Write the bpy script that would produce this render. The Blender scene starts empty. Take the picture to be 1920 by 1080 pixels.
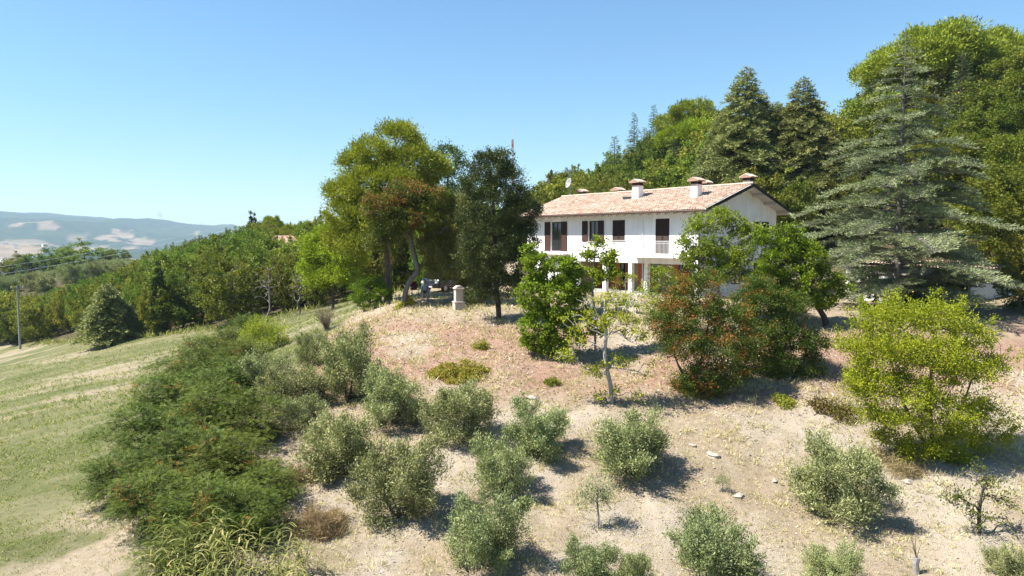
import bpy, bmesh, math, random
import numpy as np
from mathutils import Vector, Matrix

# ------------------------------------------------------------------ camera, sky, sun, exposure
SC = bpy.context.scene
COL = SC.collection
R = math.radians
PITCH = R(4.02)
FPX = 1297.0                       # focal length in pixels of the 1920 wide photograph
CAMZ = 4.0                         # the drone hovers 4 m above the terrace of the house
cam = bpy.data.cameras.new('camera')
cam.sensor_width = 36.0
cam.lens = 36.0 * FPX / 1920.0
cam.clip_start = 0.1
cam.clip_end = 60000
camo = bpy.data.objects.new('camera', cam)
COL.objects.link(camo)
camo.location = (0, 0, CAMZ)
camo.rotation_euler = (math.pi / 2 - PITCH, 0, 0)
SC.camera = camo

SUN_EL = R(56)
SUN_H = Vector((-0.98, -0.16, 0)).normalized()
SUN_V = Vector((SUN_H.x * math.cos(SUN_EL), SUN_H.y * math.cos(SUN_EL), math.sin(SUN_EL)))
W = bpy.data.worlds.new('World')
SC.world = W
W.use_nodes = True
wn = W.node_tree
sky = wn.nodes.new('ShaderNodeTexSky')
sky.sky_type = 'NISHITA'
sky.sun_disc = False
sky.sun_elevation = SUN_EL
sky.sun_rotation = math.atan2(SUN_H.x, SUN_H.y)
sky.altitude = 300
sky.air_density = 1.4
sky.dust_density = 0.0
sky.ozone_density = 10.0
bg = wn.nodes['Background']
bg.inputs['Strength'].default_value = 0.064
tint = wn.nodes.new('ShaderNodeMix'); tint.data_type = 'RGBA'; tint.blend_type = 'MULTIPLY'; tint.inputs[0].default_value = 1.0
tint.inputs[7].default_value = (0.93, 1.03, 1.0, 1)      # the clear, slightly cyan sky of the day
wn.links.new(sky.outputs[0], tint.inputs[6]); wn.links.new(tint.outputs[2], bg.inputs['Color'])
sl = bpy.data.lights.new('sun', 'SUN')
sl.energy = 5.0
sl.angle = R(0.5)
sl.color = (1.0, 0.95, 0.87)
slo = bpy.data.objects.new('sun', sl)
COL.objects.link(slo)
slo.rotation_euler = SUN_V.to_track_quat('Z', 'Y').to_euler()
VS = SC.view_settings
VS.view_transform = 'Standard'
VS.look = 'None'
VS.exposure = 1.42
VS.gamma = 1.0
VS.use_curve_mapping = False
SC.cycles.max_bounces = 6
SC.cycles.diffuse_bounces = 3
SC.cycles.transmission_bounces = 4
SC.cycles.transparent_max_bounces = 4
SC.cycles.volume_bounces = 0
SC.cycles.use_denoising = True
SC.cycles.denoising_prefilter = 'NONE'
SC.cycles.sample_clamp_indirect = 4.0

# ------------------------------------------------------------------ helpers: noise, bearings, ground height
def _hash(ix, iy, s):
    n = (ix.astype(np.int64) * 374761393 + iy.astype(np.int64) * 668265263 + s * 974711) & 0x7fffffff
    n = ((n ^ (n >> 13)) * 1274126177) & 0x7fffffff
    n = n ^ (n >> 16)
    return (n & 0xffff) / 65535.0

def vnoise(x, y, s=0):
    x = np.asarray(x, float); y = np.asarray(y, float)
    ix = np.floor(x); iy = np.floor(y)
    fx = x - ix; fy = y - iy
    fx = fx * fx * (3 - 2 * fx); fy = fy * fy * (3 - 2 * fy)
    a = _hash(ix, iy, s); b = _hash(ix + 1, iy, s); c = _hash(ix, iy + 1, s); d = _hash(ix + 1, iy + 1, s)
    return (a * (1 - fx) + b * fx) * (1 - fy) + (c * (1 - fx) + d * fx) * fy

def fbm(x, y, s=0, o=4):
    t = 0; a = 0.5; n = 0
    for i in range(o):
        t = t + a * vnoise(x, y, s + i * 17); n += a
        x = x * 2.03 + 11.3; y = y * 2.03 + 7.7; a *= 0.5
    return t / n

def sstep(a, b, x):
    t = np.clip((x - a) / (b - a), 0, 1)
    return t * t * (3 - 2 * t)

CP, SP = math.cos(PITCH), math.sin(PITCH)
def at(px, py, Y):
    """world point seen on the photograph's pixel at horizontal distance Y"""
    xc = (px - 960) / FPX; yc = (540 - py) / FPX
    dy = CP + yc * SP; dz = -SP + yc * CP
    return (Y * xc / dy, Y, CAMZ + Y * dz / dy)

def fieldz(x, y):
    return -2.82 + 0.2185 * x + 0.0664 * y
CTRL = []
for a in [(750, 640, 36), (700, 606, 40.5), (800, 605, 38.5), (850, 650, 34), (850, 690, 31), (1000, 690, 31), (1150, 760, 27), (900, 748, 28), (1350, 765, 27.5),
          (1480, 712, 30), (1740, 850, 25), (1900, 690, 31), (1910, 850, 25), (900, 830, 24.5), (1180, 885, 23), (640, 890, 22.5), (740, 962, 20.3),
          (920, 1060, 18), (1330, 1075, 18), (1580, 968, 21), (1840, 1000, 20), (1700, 1075, 18.2), (560, 760, 28), (600, 1060, 17.8), (660, 690, 32),
          (640, 612, 44), (560, 660, 36), (1050, 650, 34), (1250, 680, 32), (1600, 700, 31.5), (1100, 1070, 17.8)]:
    CTRL.append(at(*a))
for p in [(2, 42, 0), (5, 39, 0), (10, 38, 0), (14, 40, 0), (20, 42, 0), (0, 47, 0), (-6, 48, 0), (-3, 41, 0), (-6.5, 43, 0), (-8.5, 47, 0), (10, 55, 0), (20, 56, .2), (0, 60, 0),
          (26, 40, -.3), (30, 46, -.35), (36, 44, .3), (22, 36.5, -.4), (32, 36, -.8), (-10, 56, -.4), (5, 66, .4),
          (8, 75, 2), (24, 70, 6.5), (34, 68, 9), (46, 62, 9), (44, 52, 3.5), (55, 48, 5), (10, 112, 7), (32, 110, 14), (62, 100, 19), (70, 70, 16),
          (-10, 92, 1), (-22, 130, 2), (0, 130, 4), (40, 150, 17), (80, 150, 24), (100, 100, 26), (0, 200, 2), (60, 220, 20), (140, 200, 30),
          (-42, 120, 0.5), (-70, 140, -4.5), (-86, 130, -10), (-110, 150, -8), (-130, 200, -6.5), (-80, 200, -3), (-40, 220, -2), (-190, 220, -12), (-220, 320, -20), (-100, 320, -14), (0, 320, -4), (120, 320, 14),
          (-17, 12, -5.6), (-9, 8, -5.8), (0, 8, -5.9), (10, 8, -6.1), (20, 14, -5.6), (32, 20, -4.5), (45, 30, -1.5), (0, -8, -8), (-30, -5, -12), (30, 0, -7)]:
    CTRL.append(p)
for p in [(-13, 20), (-20, 22), (-30, 25), (-45, 30), (-20, 32), (-16, 40), (-30, 45), (-50, 50), (-22, 63), (-36, 70), (-60, 90), (-77, 104), (-18, 52), (-15, 62), (-45, 62), (-70, 70), (-100, 90), (-130, 120), (-80, 45), (-160, 60), (-25, 12)]:
    CTRL.append((p[0], p[1], fieldz(*p) - (0.5 if p[1] < 24 else 0)))
CTRL = np.array(CTRL)

def _tps_fit(P, lam=0.35):
    n = len(P)
    d = np.hypot(P[:, 0][:, None] - P[:, 0], P[:, 1][:, None] - P[:, 1]) + 1e-9
    K = d * d * np.log(d) + lam * np.eye(n) * 30
    A = np.zeros((n + 3, n + 3)); A[:n, :n] = K
    Q = np.c_[np.ones(n), P[:, :2]]
    A[:n, n:] = Q; A[n:, :n] = Q.T
    return np.linalg.solve(A, np.r_[P[:, 2], 0, 0, 0])
TW = _tps_fit(CTRL)

RIDGE_A = np.array([-60, -50, -36.5, -33.5, -30.4, -26.9, -23.3, -21.8, -20.2, -17, -14, 0, 70])
RIDGE_Y = np.array([404, 401, 402, 404, 410, 415, 421, 418, 424, 436, 445, 447, 447])
def farz(x, y):
    r = np.hypot(x, y) + 1e-6
    a = np.degrees(np.arctan2(x, y))
    yy = np.interp(a, RIDGE_A, RIDGE_Y) + 10
    top = 4 + 6800 * (449 - yy) / FPX
    t = sstep(2300, 6800, r)
    n = fbm(x / 620, y / 620, 5, 5) - 0.5
    z = -95 + (top + 95) * t ** 1.1 + n * 190 * sstep(900, 2500, r) * (1 - 0.75 * sstep(5200, 6800, r))
    return z - 260 * sstep(6900, 9500, r)

def gz(x, y, rough=True):
    sh = np.shape(x)
    x = np.atleast_1d(np.asarray(x, float)).ravel(); y = np.atleast_1d(np.asarray(y, float)).ravel()
    z = np.zeros(len(x)); n = len(CTRL)
    for i in range(0, len(x), 20000):
        xs, ys = x[i:i + 20000], y[i:i + 20000]
        d2 = (xs[:, None] - CTRL[:, 0]) ** 2 + (ys[:, None] - CTRL[:, 1]) ** 2 + 1e-12
        z[i:i + 20000] = (0.5 * d2 * np.log(d2)) @ TW[:n] + TW[n] + TW[n + 1] * xs + TW[n + 2] * ys
    r = np.hypot(x, y)
    t = sstep(230, 700, r)
    z = np.clip(z, -130, 60)
    z = z * (1 - t) + farz(x, y) * t
    if rough:
        k = sstep(0, 1, flatmask(x, y))
        z = z + (0.36 * (fbm(x / 2.2, y / 2.2, 3, 3) - 0.5) + 0.16 * (fbm(x / 0.5, y / 0.5, 9, 2) - 0.5)) * (1 - k)
    return z.reshape(sh) if sh else float(z[0])

HA = Vector((12.37, 44.37, 0)); HTH = -0.888
HU = (math.cos(HTH), math.sin(HTH)); HN = (-math.sin(HTH), math.cos(HTH))
def flatmask(x, y):
    """1 on the flat terrace around the house, 0.5 on the smooth field"""
    lx = (x - HA.x) * HU[0] + (y - HA.y) * HU[1]; ly = (x - HA.x) * HN[0] + (y - HA.y) * HN[1]
    return np.maximum(sstep(1.5, -0.5, np.maximum(np.maximum(-20.5 - lx, lx - 1), np.maximum(-3.5 - ly, ly - 11.5))), 0.45 * fieldmask(x, y))

FE_Y = np.array([0, 14, 18, 22, 28, 34, 40, 48, 56, 70, 120])
FE_X = np.array([-9, -9.2, -9.6, -10, -10.4, -10.6, -10.6, -10.8, -11, -9, -5])
def fieldmask(x, y):
    e = np.interp(y, FE_Y, FE_X) + (fbm(x / 1.7, y / 1.7, 40, 3) - 0.5) * 2.2
    return sstep(0.5, -0.5, x - e)

def on_ground(px, py, lo=12.0, hi=140.0):
    xc = (px - 960) / FPX; yc = (540 - py) / FPX
    dy = CP + yc * SP; dz = -SP + yc * CP
    Y = np.arange(lo, hi, 0.1)
    x = Y * xc / dy; z = CAMZ + Y * dz / dy
    h = gz(x, Y)
    i = int(np.argmax(z < h)) if (z < h).any() else len(Y) - 1
    return (float(x[i]), float(Y[i]), float(h[i]))

def spot(px, Y):
    """the place on the ground on a bearing of the photograph at distance Y"""
    x = Y * (px - 960) / FPX
    return (x, Y, gz(x, Y))

# ------------------------------------------------------------------ helpers: objects
def link(o):
    COL.objects.link(o); return o
def tag(o, label=None, cat=None, group=None, kind=None):
    if label: o['label'] = label
    if cat: o['category'] = cat
    if group: o['group'] = group
    if kind: o['kind'] = kind
    return o
def empty(name, loc, rz=0.0, label=None, cat=None, group=None):
    o = bpy.data.objects.new(name, None); o.empty_display_size = 0.3
    o.location = loc; o.rotation_euler = (0, 0, rz)
    return tag(link(o), label, cat, group)
def npmesh(name, V, F, mat=None, attr=None, smooth=False):
    """mesh from arrays; F is (n,k) or a list of such arrays; attr is a per face array"""
    me = bpy.data.meshes.new(name)
    Fs = F if isinstance(F, list) else [F]
    Fs = [np.asarray(f, np.int32) for f in Fs if len(f)]
    V = np.asarray(V, np.float32)
    me.vertices.add(len(V)); me.vertices.foreach_set('co', V.ravel())
    tot = sum(f.size for f in Fs); nf = sum(len(f) for f in Fs)
    me.loops.add(tot); me.polygons.add(nf)
    me.loops.foreach_set('vertex_index', np.concatenate([f.ravel() for f in Fs]))
    sizes = np.concatenate([np.full(len(f), f.shape[1], np.int32) for f in Fs])
    me.polygons.foreach_set('loop_start', np.r_[0, np.cumsum(sizes)[:-1]].astype(np.int32))
    if smooth: me.polygons.foreach_set('use_smooth', np.ones(nf, bool))
    if attr is not None:
        at_ = me.attributes.new('v', 'FLOAT', 'FACE'); at_.data.foreach_set('value', np.asarray(attr, np.float32))
    me.update(calc_edges=True)
    if mat: me.materials.append(mat)
    return me
def put(name, me, parent=None, loc=None, kind=None):
    o = bpy.data.objects.new(name, me); link(o)
    if parent: o.parent = parent
    if loc is not None: o.location = loc
    if kind: o['kind'] = kind
    return o

class MB:
    """collects boxes, prisms and tubes of one part"""
    def __init__(s): s.v = []; s.f = []; s.n = 0
    def add(s, V, F):
        s.v.append(np.asarray(V, float)); s.f += [tuple(i + s.n for i in f) for f in F]; s.n += len(V); return s
    def box(s, x0, x1, y0, y1, z0, z1):
        V = [(x, y, z) for z in (z0, z1) for y in (y0, y1) for x in (x0, x1)]
        return s.add(V, [(0, 2, 3, 1), (4, 5, 7, 6), (0, 1, 5, 4), (2, 6, 7, 3), (0, 4, 6, 2), (1, 3, 7, 5)])
    def prism(s, poly, ax, a0, a1):
        """polygon in the two other axes, extruded along ax"""
        n = len(poly); V = []
        for a in (a0, a1):
            for p in poly:
                q = list(p); q.insert(ax, a); V.append(q)
        F = [tuple(range(n))[::-1], tuple(range(n, 2 * n))] + [(i, (i + 1) % n, n + (i + 1) % n, n + i) for i in range(n)]
        return s.add(V, F)
    def tube(s, pts, r, k=6):
        pts = [Vector(p) for p in pts]; rs = r if isinstance(r, (list, tuple)) else [r] * len(pts)
        V = []; F = []
        for i, p in enumerate(pts):
            d = (pts[min(i + 1, len(pts) - 1)] - pts[max(i - 1, 0)]).normalized()
            a = d.orthogonal().normalized() if i == 0 else (a - d * a.dot(d)).normalized()
            b = d.cross(a)
            for j in range(k):
                t = 2 * math.pi * j / k; V.append(p + (a * math.cos(t) + b * math.sin(t)) * rs[i])
        for i in range(len(pts) - 1):
            for j in range(k):
                F.append((i * k + j, i * k + (j + 1) % k, (i + 1) * k + (j + 1) % k, (i + 1) * k + j))
        F.append(tuple(range(k))[::-1]); F.append(tuple(range((len(pts) - 1) * k, len(pts) * k)))
        return s.add([tuple(v) for v in V], F)
    def lathe(s, prof, cx=0, cy=0, k=12):
        V = []; F = []
        for r, z in prof:
            for j in range(k):
                t = 2 * math.pi * j / k; V.append((cx + r * math.cos(t), cy + r * math.sin(t), z))
        for i in range(len(prof) - 1):
            for j in range(k):
                F.append((i * k + j, i * k + (j + 1) % k, (i + 1) * k + (j + 1) % k, (i + 1) * k + j))
        F.append(tuple(range(k))[::-1]); F.append(tuple(range((len(prof) - 1) * k, len(prof) * k)))
        return s.add(V, F)
    def mesh(s, name, mat, bevel=0, smooth=False):
        me = bpy.data.meshes.new(name)
        me.from_pydata(np.concatenate(s.v).tolist(), [], s.f)
        bm = bmesh.new(); bm.from_mesh(me); bmesh.ops.recalc_face_normals(bm, faces=bm.faces)
        if bevel:
            bmesh.ops.bevel(bm, geom=list(bm.edges), offset=bevel, segments=1, affect='EDGES', clamp_overlap=True)
        if smooth:
            for f in bm.faces: f.smooth = True
        bm.to_mesh(me); bm.free()
        if mat: me.materials.append(mat)
        return me
    def build(s, name, mat, parent=None, bevel=0, smooth=False, kind=None):
        return put(name, s.mesh(name, mat, bevel, smooth), parent, kind=kind)

# ------------------------------------------------------------------ helpers: materials
def newmat(name):
    m = bpy.data.materials.new(name); m.use_nodes = True
    nt = m.node_tree
    for n in list(nt.nodes): nt.nodes.remove(n)
    out = nt.nodes.new('ShaderNodeOutputMaterial')
    return m, nt, out
def N(nt, t, **kw):
    n = nt.nodes.new(t)
    for k, v in kw.items():
        if k in ('op',): n.operation = v
        elif k == 'blend': n.data_type = 'RGBA'; n.blend_type = v
        elif hasattr(n, k) and not k[0].isupper(): setattr(n, k, v)
        else: n.inputs[k.replace('_', ' ')].default_value = v
    return n
def ramp(nt, src, stops):
    r = nt.nodes.new('ShaderNodeValToRGB')
    e = r.color_ramp.elements
    while len(e) < len(stops): e.new(0.5)
    for i, (p, c) in enumerate(stops):
        e[i].position = p; e[i].color = (c[0], c[1], c[2], 1)
    nt.links.new(src, r.inputs[0])
    return r.outputs[0]
def mixc(nt, fac, a, b, blend='MIX'):
    m = nt.nodes.new('ShaderNodeMix'); m.data_type = 'RGBA'; m.blend_type = blend
    for i, v in ((0, fac), (6, a), (7, b)):
        if hasattr(v, 'links') or hasattr(v, 'is_linked'): nt.links.new(v, m.inputs[i])
        elif i == 0: m.inputs[0].default_value = v
        else: m.inputs[i].default_value = (v[0], v[1], v[2], 1)
    return m.outputs[2]
def noise(nt, scale, detail=4, rough=0.55, vec=None):
    n = N(nt, 'ShaderNodeTexNoise', Scale=scale, Detail=detail, Roughness=rough)
    if vec is not None: nt.links.new(vec, n.inputs['Vector'])
    return n.outputs[0]

def leafmat(name, stops, transl=0.35, tint=0.18, rough=0.5):
    """leaf pigment by the leaf's own value v, whole plants differ slightly"""
    m, nt, out = newmat(name)
    a = N(nt, 'ShaderNodeAttribute', attribute_name='v')
    c = ramp(nt, a.outputs['Fac'], [(p_, (k[0] * 1.24, k[1] * 1.24, k[2] * 0.86)) for p_, k in stops])
    oi = N(nt, 'ShaderNodeObjectInfo')
    hs = N(nt, 'ShaderNodeHueSaturation')
    mr = N(nt, 'ShaderNodeMapRange'); mr.inputs[3].default_value = 0.5 - tint * 0.12; mr.inputs[4].default_value = 0.5 + tint * 0.12
    mv = N(nt, 'ShaderNodeMapRange'); mv.inputs[3].default_value = 1 - tint; mv.inputs[4].default_value = 1 + tint
    nt.links.new(oi.outputs['Random'], mr.inputs[0]); nt.links.new(mr.outputs[0], hs.inputs['Hue'])
    fr = N(nt, 'ShaderNodeMath', op='FRACT'); ml = N(nt, 'ShaderNodeMath', op='MULTIPLY'); ml.inputs[1].default_value = 7.13
    nt.links.new(oi.outputs['Random'], ml.inputs[0]); nt.links.new(ml.outputs[0], fr.inputs[0]); nt.links.new(fr.outputs[0], mv.inputs[0]); nt.links.new(mv.outputs[0], hs.inputs['Value'])
    nt.links.new(c, hs.inputs['Color'])
    p = N(nt, 'ShaderNodeBsdfPrincipled', Roughness=rough)
    p.inputs['Specular IOR Level'].default_value = 0.10
    nt.links.new(hs.outputs[0], p.inputs['Base Color'])
    t = N(nt, 'ShaderNodeBsdfTranslucent')
    br = mixc(nt, 1.0, hs.outputs[0], (1.15, 1.2, 0.6), 'MULTIPLY')
    nt.links.new(br, t.inputs['Color'])
    mx = N(nt, 'ShaderNodeMixShader'); mx.inputs[0].default_value = transl
    nt.links.new(p.outputs[0], mx.inputs[1]); nt.links.new(t.outputs[0], mx.inputs[2]); nt.links.new(mx.outputs[0], out.inputs[0])
    return m

def surf(name, c1, c2=None, scale=4.0, rough=0.8, bump=0.0, bscale=None, metal=0.0, spec=0.3, detail=5):
    m, nt, out = newmat(name)
    p = N(nt, 'ShaderNodeBsdfPrincipled', Roughness=rough, Metallic=metal)
    p.inputs['Specular IOR Level'].default_value = spec
    tc = N(nt, 'ShaderNodeTexCoord')
    f = noise(nt, scale, detail, 0.6, tc.outputs['Object'])
    c = ramp(nt, f, [(0.3, [k * .80 for k in c1]), (0.7, [k * .80 for k in (c2 or [q * 0.85 for q in c1])])])
    nt.links.new(c, p.inputs['Base Color'])
    if bump:
        b = N(nt, 'ShaderNodeBump', Strength=bump, Distance=0.02)
        nt.links.new(noise(nt, bscale or scale * 6, 4, 0.6, tc.outputs['Object']), b.inputs['Height'])
        nt.links.new(b.outputs[0], p.inputs['Normal'])
    nt.links.new(p.outputs[0], out.inputs[0])
    return m

def attrmat(name, stops, rough=0.85, bump=0.0, nscale=8.0, namt=0.25, spec=0.2):
    """colour by the piece's own value v with fine mottling"""
    m, nt, out = newmat(name)
    a = N(nt, 'ShaderNodeAttribute', attribute_name='v')
    c = ramp(nt, a.outputs['Fac'], stops)
    tc = N(nt, 'ShaderNodeTexCoord')
    f = noise(nt, nscale, 5, 0.65, tc.outputs['Object'])
    g = ramp(nt, f, [(0.25, (.8 - .8 * namt,) * 3), (0.75, (.8 + namt * 0.5,) * 3)])
    c2 = mixc(nt, 1.0, c, g, 'MULTIPLY')
    p = N(nt, 'ShaderNodeBsdfPrincipled', Roughness=rough)
    p.inputs['Specular IOR Level'].default_value = spec
    nt.links.new(c2, p.inputs['Base Color'])
    nt.links.new(p.outputs[0], out.inputs[0])
    return m

M = {}
M['bark'] = surf('bark_brown', (.075, .055, .042), (.16, .125, .10), 9, .9, .8, 30)
M['bark_dark'] = surf('bark_dark', (.045, .036, .03), (.10, .082, .068), 9, .9, .8, 30)
M['bark_pale'] = surf('bark_pale', (.22, .20, .18), (.42, .40, .37), 9, .9, .5, 30)
M['bark_dead'] = surf('bark_dead', (.34, .31, .28), (.55, .52, .48), 9, .9, .4, 30)
M['bark_pine'] = surf('bark_pine', (.10, .065, .05), (.24, .17, .14), 7, .9, .9, 24)
M['bark_grey'] = surf('bark_grey', (.12, .105, .09), (.26, .235, .21), 9, .9, .7, 30)
M['twig'] = surf('twig_brown', (.14, .10, .075), (.24, .18, .14), 9, .9, .3, 30)
M['olive'] = leafmat('olive_leaf', [(0, (.080, .098, .058)), (.35, (.155, .175, .100)), (.7, (.245, .262, .165)), (1, (.36, .37, .27))], .18, .16, .45)
M['robinia'] = leafmat('robinia_leaf', [(0, (.036, .056, .016)), (.5, (.076, .104, .026)), (.82, (.12, .145, .04)), (.9, (.22, .12, .05)), (1, (.34, .14, .055))], .28, .08)
M['pine'] = leafmat('pine_needle', [(0, (.085, .115, .022)), (.5, (.168, .205, .034)), (1, (.265, .292, .055))], .25, .14)
M['stonepine'] = leafmat('stone_pine_needle', [(0, (.11, .15, .016)), (.5, (.20, .25, .024)), (1, (.30, .34, .04))], .25, .10)
M['holm'] = leafmat('holm_oak_leaf', [(0, (.022, .030, .013)), (.5, (.046, .057, .023)), (.85, (.080, .092, .041)), (1, (.13, .135, .07))], .15, .10, .4)
M['holm2'] = leafmat('olive_green_oak_leaf', [(0, (.075, .080, .030)), (.5, (.14, .145, .055)), (.85, (.20, .20, .08)), (1, (.26, .20, .09))], .2, .10, .45)
M['oak'] = leafmat('oak_leaf', [(0, (.058, .080, .018)), (.5, (.115, .142, .03)), (.9, (.18, .20, .045)), (1, (.26, .23, .07))], .32, .34)
M['oakgreen'] = leafmat('green_oak_leaf', [(0, (.045, .070, .013)), (.5, (.092, .122, .022)), (.9, (.15, .175, .034)), (1, (.21, .20, .05))], .32, .16)
M['oakyel'] = leafmat('yellowing_leaf', [(0, (.10, .13, .02)), (.5, (.195, .225, .035)), (.9, (.30, .31, .05)), (1, (.36, .27, .07))], .35, .34)
M['deep'] = leafmat('deep_green_leaf', [(0, (.024, .045, .014)), (.5, (.048, .078, .022)), (1, (.09, .12, .035))], .25, .34)
M['rust'] = leafmat('rusty_leaf', [(0, (.055, .062, .022)), (.4, (.10, .10, .034)), (.7, (.155, .12, .05)), (1, (.24, .13, .06))], .25, .34)
M['redgreen'] = leafmat('red_green_leaf', [(0, (.030, .052, .014)), (.45, (.068, .098, .024)), (.72, (.105, .135, .03)), (.80, (.18, .11, .045)), (1, (.31, .11, .045))], .28, .08)
M['bright'] = leafmat('bright_green_leaf', [(0, (.075, .105, .012)), (.5, (.155, .20, .022)), (1, (.26, .31, .045))], .36, .1)
M['laurel'] = leafmat('laurel_leaf', [(0, (.045, .078, .010)), (.5, (.10, .15, .016)), (1, (.20, .255, .03))], .3, .1, .38)
M['elm'] = leafmat('elm_leaf', [(0, (.10, .13, .014)), (.5, (.21, .235, .024)), (.85, (.31, .315, .035)), (1, (.38, .32, .05))], .36, .08)
M['cedar'] = leafmat('cedar_needle', [(0, (.085, .110, .078)), (.5, (.165, .20, .14)), (1, (.30, .335, .25))], .12, .1)
M['conifer'] = leafmat('conifer_needle', [(0, (.085, .10, .052)), (.5, (.165, .182, .092)), (1, (.27, .275, .145))], .12, .16)
M['spruce'] = leafmat('spruce_needle', [(0, (.045, .068, .040)), (.5, (.09, .122, .065)), (1, (.15, .185, .10))], .12, .1)
M['cypress'] = leafmat('cypress_leaf', [(0, (.015, .028, .012)), (.5, (.03, .048, .018)), (1, (.055, .075, .028))], .1, .1)
M['reed'] = leafmat('reed_blade', [(0, (.10, .12, .045)), (.5, (.18, .19, .075)), (.8, (.30, .27, .14)), (1, (.38, .33, .21))], .3, .1)
M['dry'] = leafmat('dry_stem', [(0, (.14, .10, .085)), (.5, (.25, .185, .15)), (1, (.40, .32, .25))], .2, .1)
M['weed'] = leafmat('weed_leaf', [(0, (.10, .13, .025)), (.5, (.20, .20, .04)), (1, (.34, .27, .09))], .3, .2)
M['straw'] = leafmat('straw_blade', [(0, (.30, .245, .20)), (.5, (.44, .38, .315)), (.85, (.56, .50, .43)), (1, (.22, .24, .09))], .25, .05)
M['fgrass'] = leafmat('field_grass_blade', [(0, (.10, .13, .045)), (.55, (.17, .20, .075)), (.85, (.30, .29, .14)), (1, (.45, .39, .24))], .3, .05)
M['litter'] = attrmat('leaf_litter', [(0, (.20, .12, .085)), (.4, (.36, .24, .17)), (.75, (.55, .43, .33)), (1, (.75, .68, .60))], .8, 0, 20, .15)
M['white'] = surf('white_plaster', (.92, .91, .89), (.84, .83, .81), 1.2, .85, .25, 25)
M['whitemetal'] = surf('white_paint', (.78, .78, .78), (.70, .70, .70), 6, .45, 0, 10, 0, .5)
M['beam'] = surf('painted_rafter', (.66, .60, .54), (.56, .50, .44), 6, .7)
M['soffit'] = surf('pale_soffit', (.70, .66, .61), (.62, .58, .53), 3, .8)
M['shutter'] = surf('brown_shutter', (.060, .026, .018), (.040, .018, .013), 9, .55, .2, 40)
M['shutter_red'] = surf('red_brown_shutter', (.085, .024, .014), (.06, .018, .011), 9, .5, .2, 40)
M['wood'] = surf('red_brown_wood', (.52, .14, .045), (.40, .105, .035), 9, .5, .2, 40)
M['ochre'] = surf('ochre_plaster', (.48, .38, .25), (.42, .33, .22), 2, .85, .2, 25)
M['concrete'] = surf('concrete', (.42, .40, .37), (.32, .30, .28), 3, .9, .4, 20)
M['stone'] = surf('pale_stone', (.62, .55, .49), (.50, .43, .38), 5, .85, .5, 18)
M['rock'] = surf('rock', (.52, .45, .38), (.36, .31, .26), 6, .9, .6, 18)
M['gutter'] = surf('copper_gutter', (.13, .075, .055), (.09, .055, .042), 5, .5, 0, 10, .3)
M['darkmetal'] = surf('dark_metal', (.03, .028, .028), (.045, .04, .04), 6, .5, 0, 10, .5)
M['greymetal'] = surf('grey_metal', (.36, .37, .38), (.28, .29, .30), 8, .45, 0, 10, .6)
M['polegrey'] = surf('weathered_concrete_pole', (.38, .38, .37), (.30, .30, .29), 6, .85, .2)
M['tile'] = attrmat('roof_tile', [(0, (.38, .235, .165)), (.25, (.52, .345, .25)), (.55, (.60, .44, .335)), (.8, (.67, .53, .43)), (1, (.58, .51, .45))], .85, 0, 14, .28)
M['farroof'] = surf('far_terracotta', (.46, .30, .22), (.36, .22, .16), 3, .9)
def wallmat():
    m, nt, out = newmat('white_plaster_weathered')
    tc = N(nt, 'ShaderNodeTexCoord'); mp = N(nt, 'ShaderNodeMapping'); mp.inputs['Scale'].default_value = (2.2, 2.2, .22); nt.links.new(tc.outputs['Object'], mp.inputs[0])
    a = ramp(nt, noise(nt, 1.0, 6, .65, mp.outputs[0]), [(.35, (.76, .745, .72)), (.55, (.84, .83, .81))])
    b = ramp(nt, noise(nt, .7, 5, .6, tc.outputs['Object']), [(.3, (.90, .89, .87)), (.6, (1, 1, 1))])
    p = N(nt, 'ShaderNodeBsdfPrincipled', Roughness=.9); p.inputs['Specular IOR Level'].default_value = .15
    nt.links.new(mixc(nt, 1, a, b, 'MULTIPLY'), p.inputs['Base Color'])
    bp = N(nt, 'ShaderNodeBump', Strength=.25, Distance=.02); nt.links.new(noise(nt, 25, 4, .6, tc.outputs['Object']), bp.inputs['Height']); nt.links.new(bp.outputs[0], p.inputs['Normal'])
    nt.links.new(p.outputs[0], out.inputs[0]); return m
M['white'] = wallmat()
def glassmat():
    m, nt, out = newmat('window_glass')
    p = N(nt, 'ShaderNodeBsdfPrincipled', Roughness=0.05)
    p.inputs['Base Color'].default_value = (.02, .025, .03, 1); p.inputs['Specular IOR Level'].default_value = 0.8
    nt.links.new(p.outputs[0], out.inputs[0]); return m
M['glass'] = glassmat()

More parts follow.
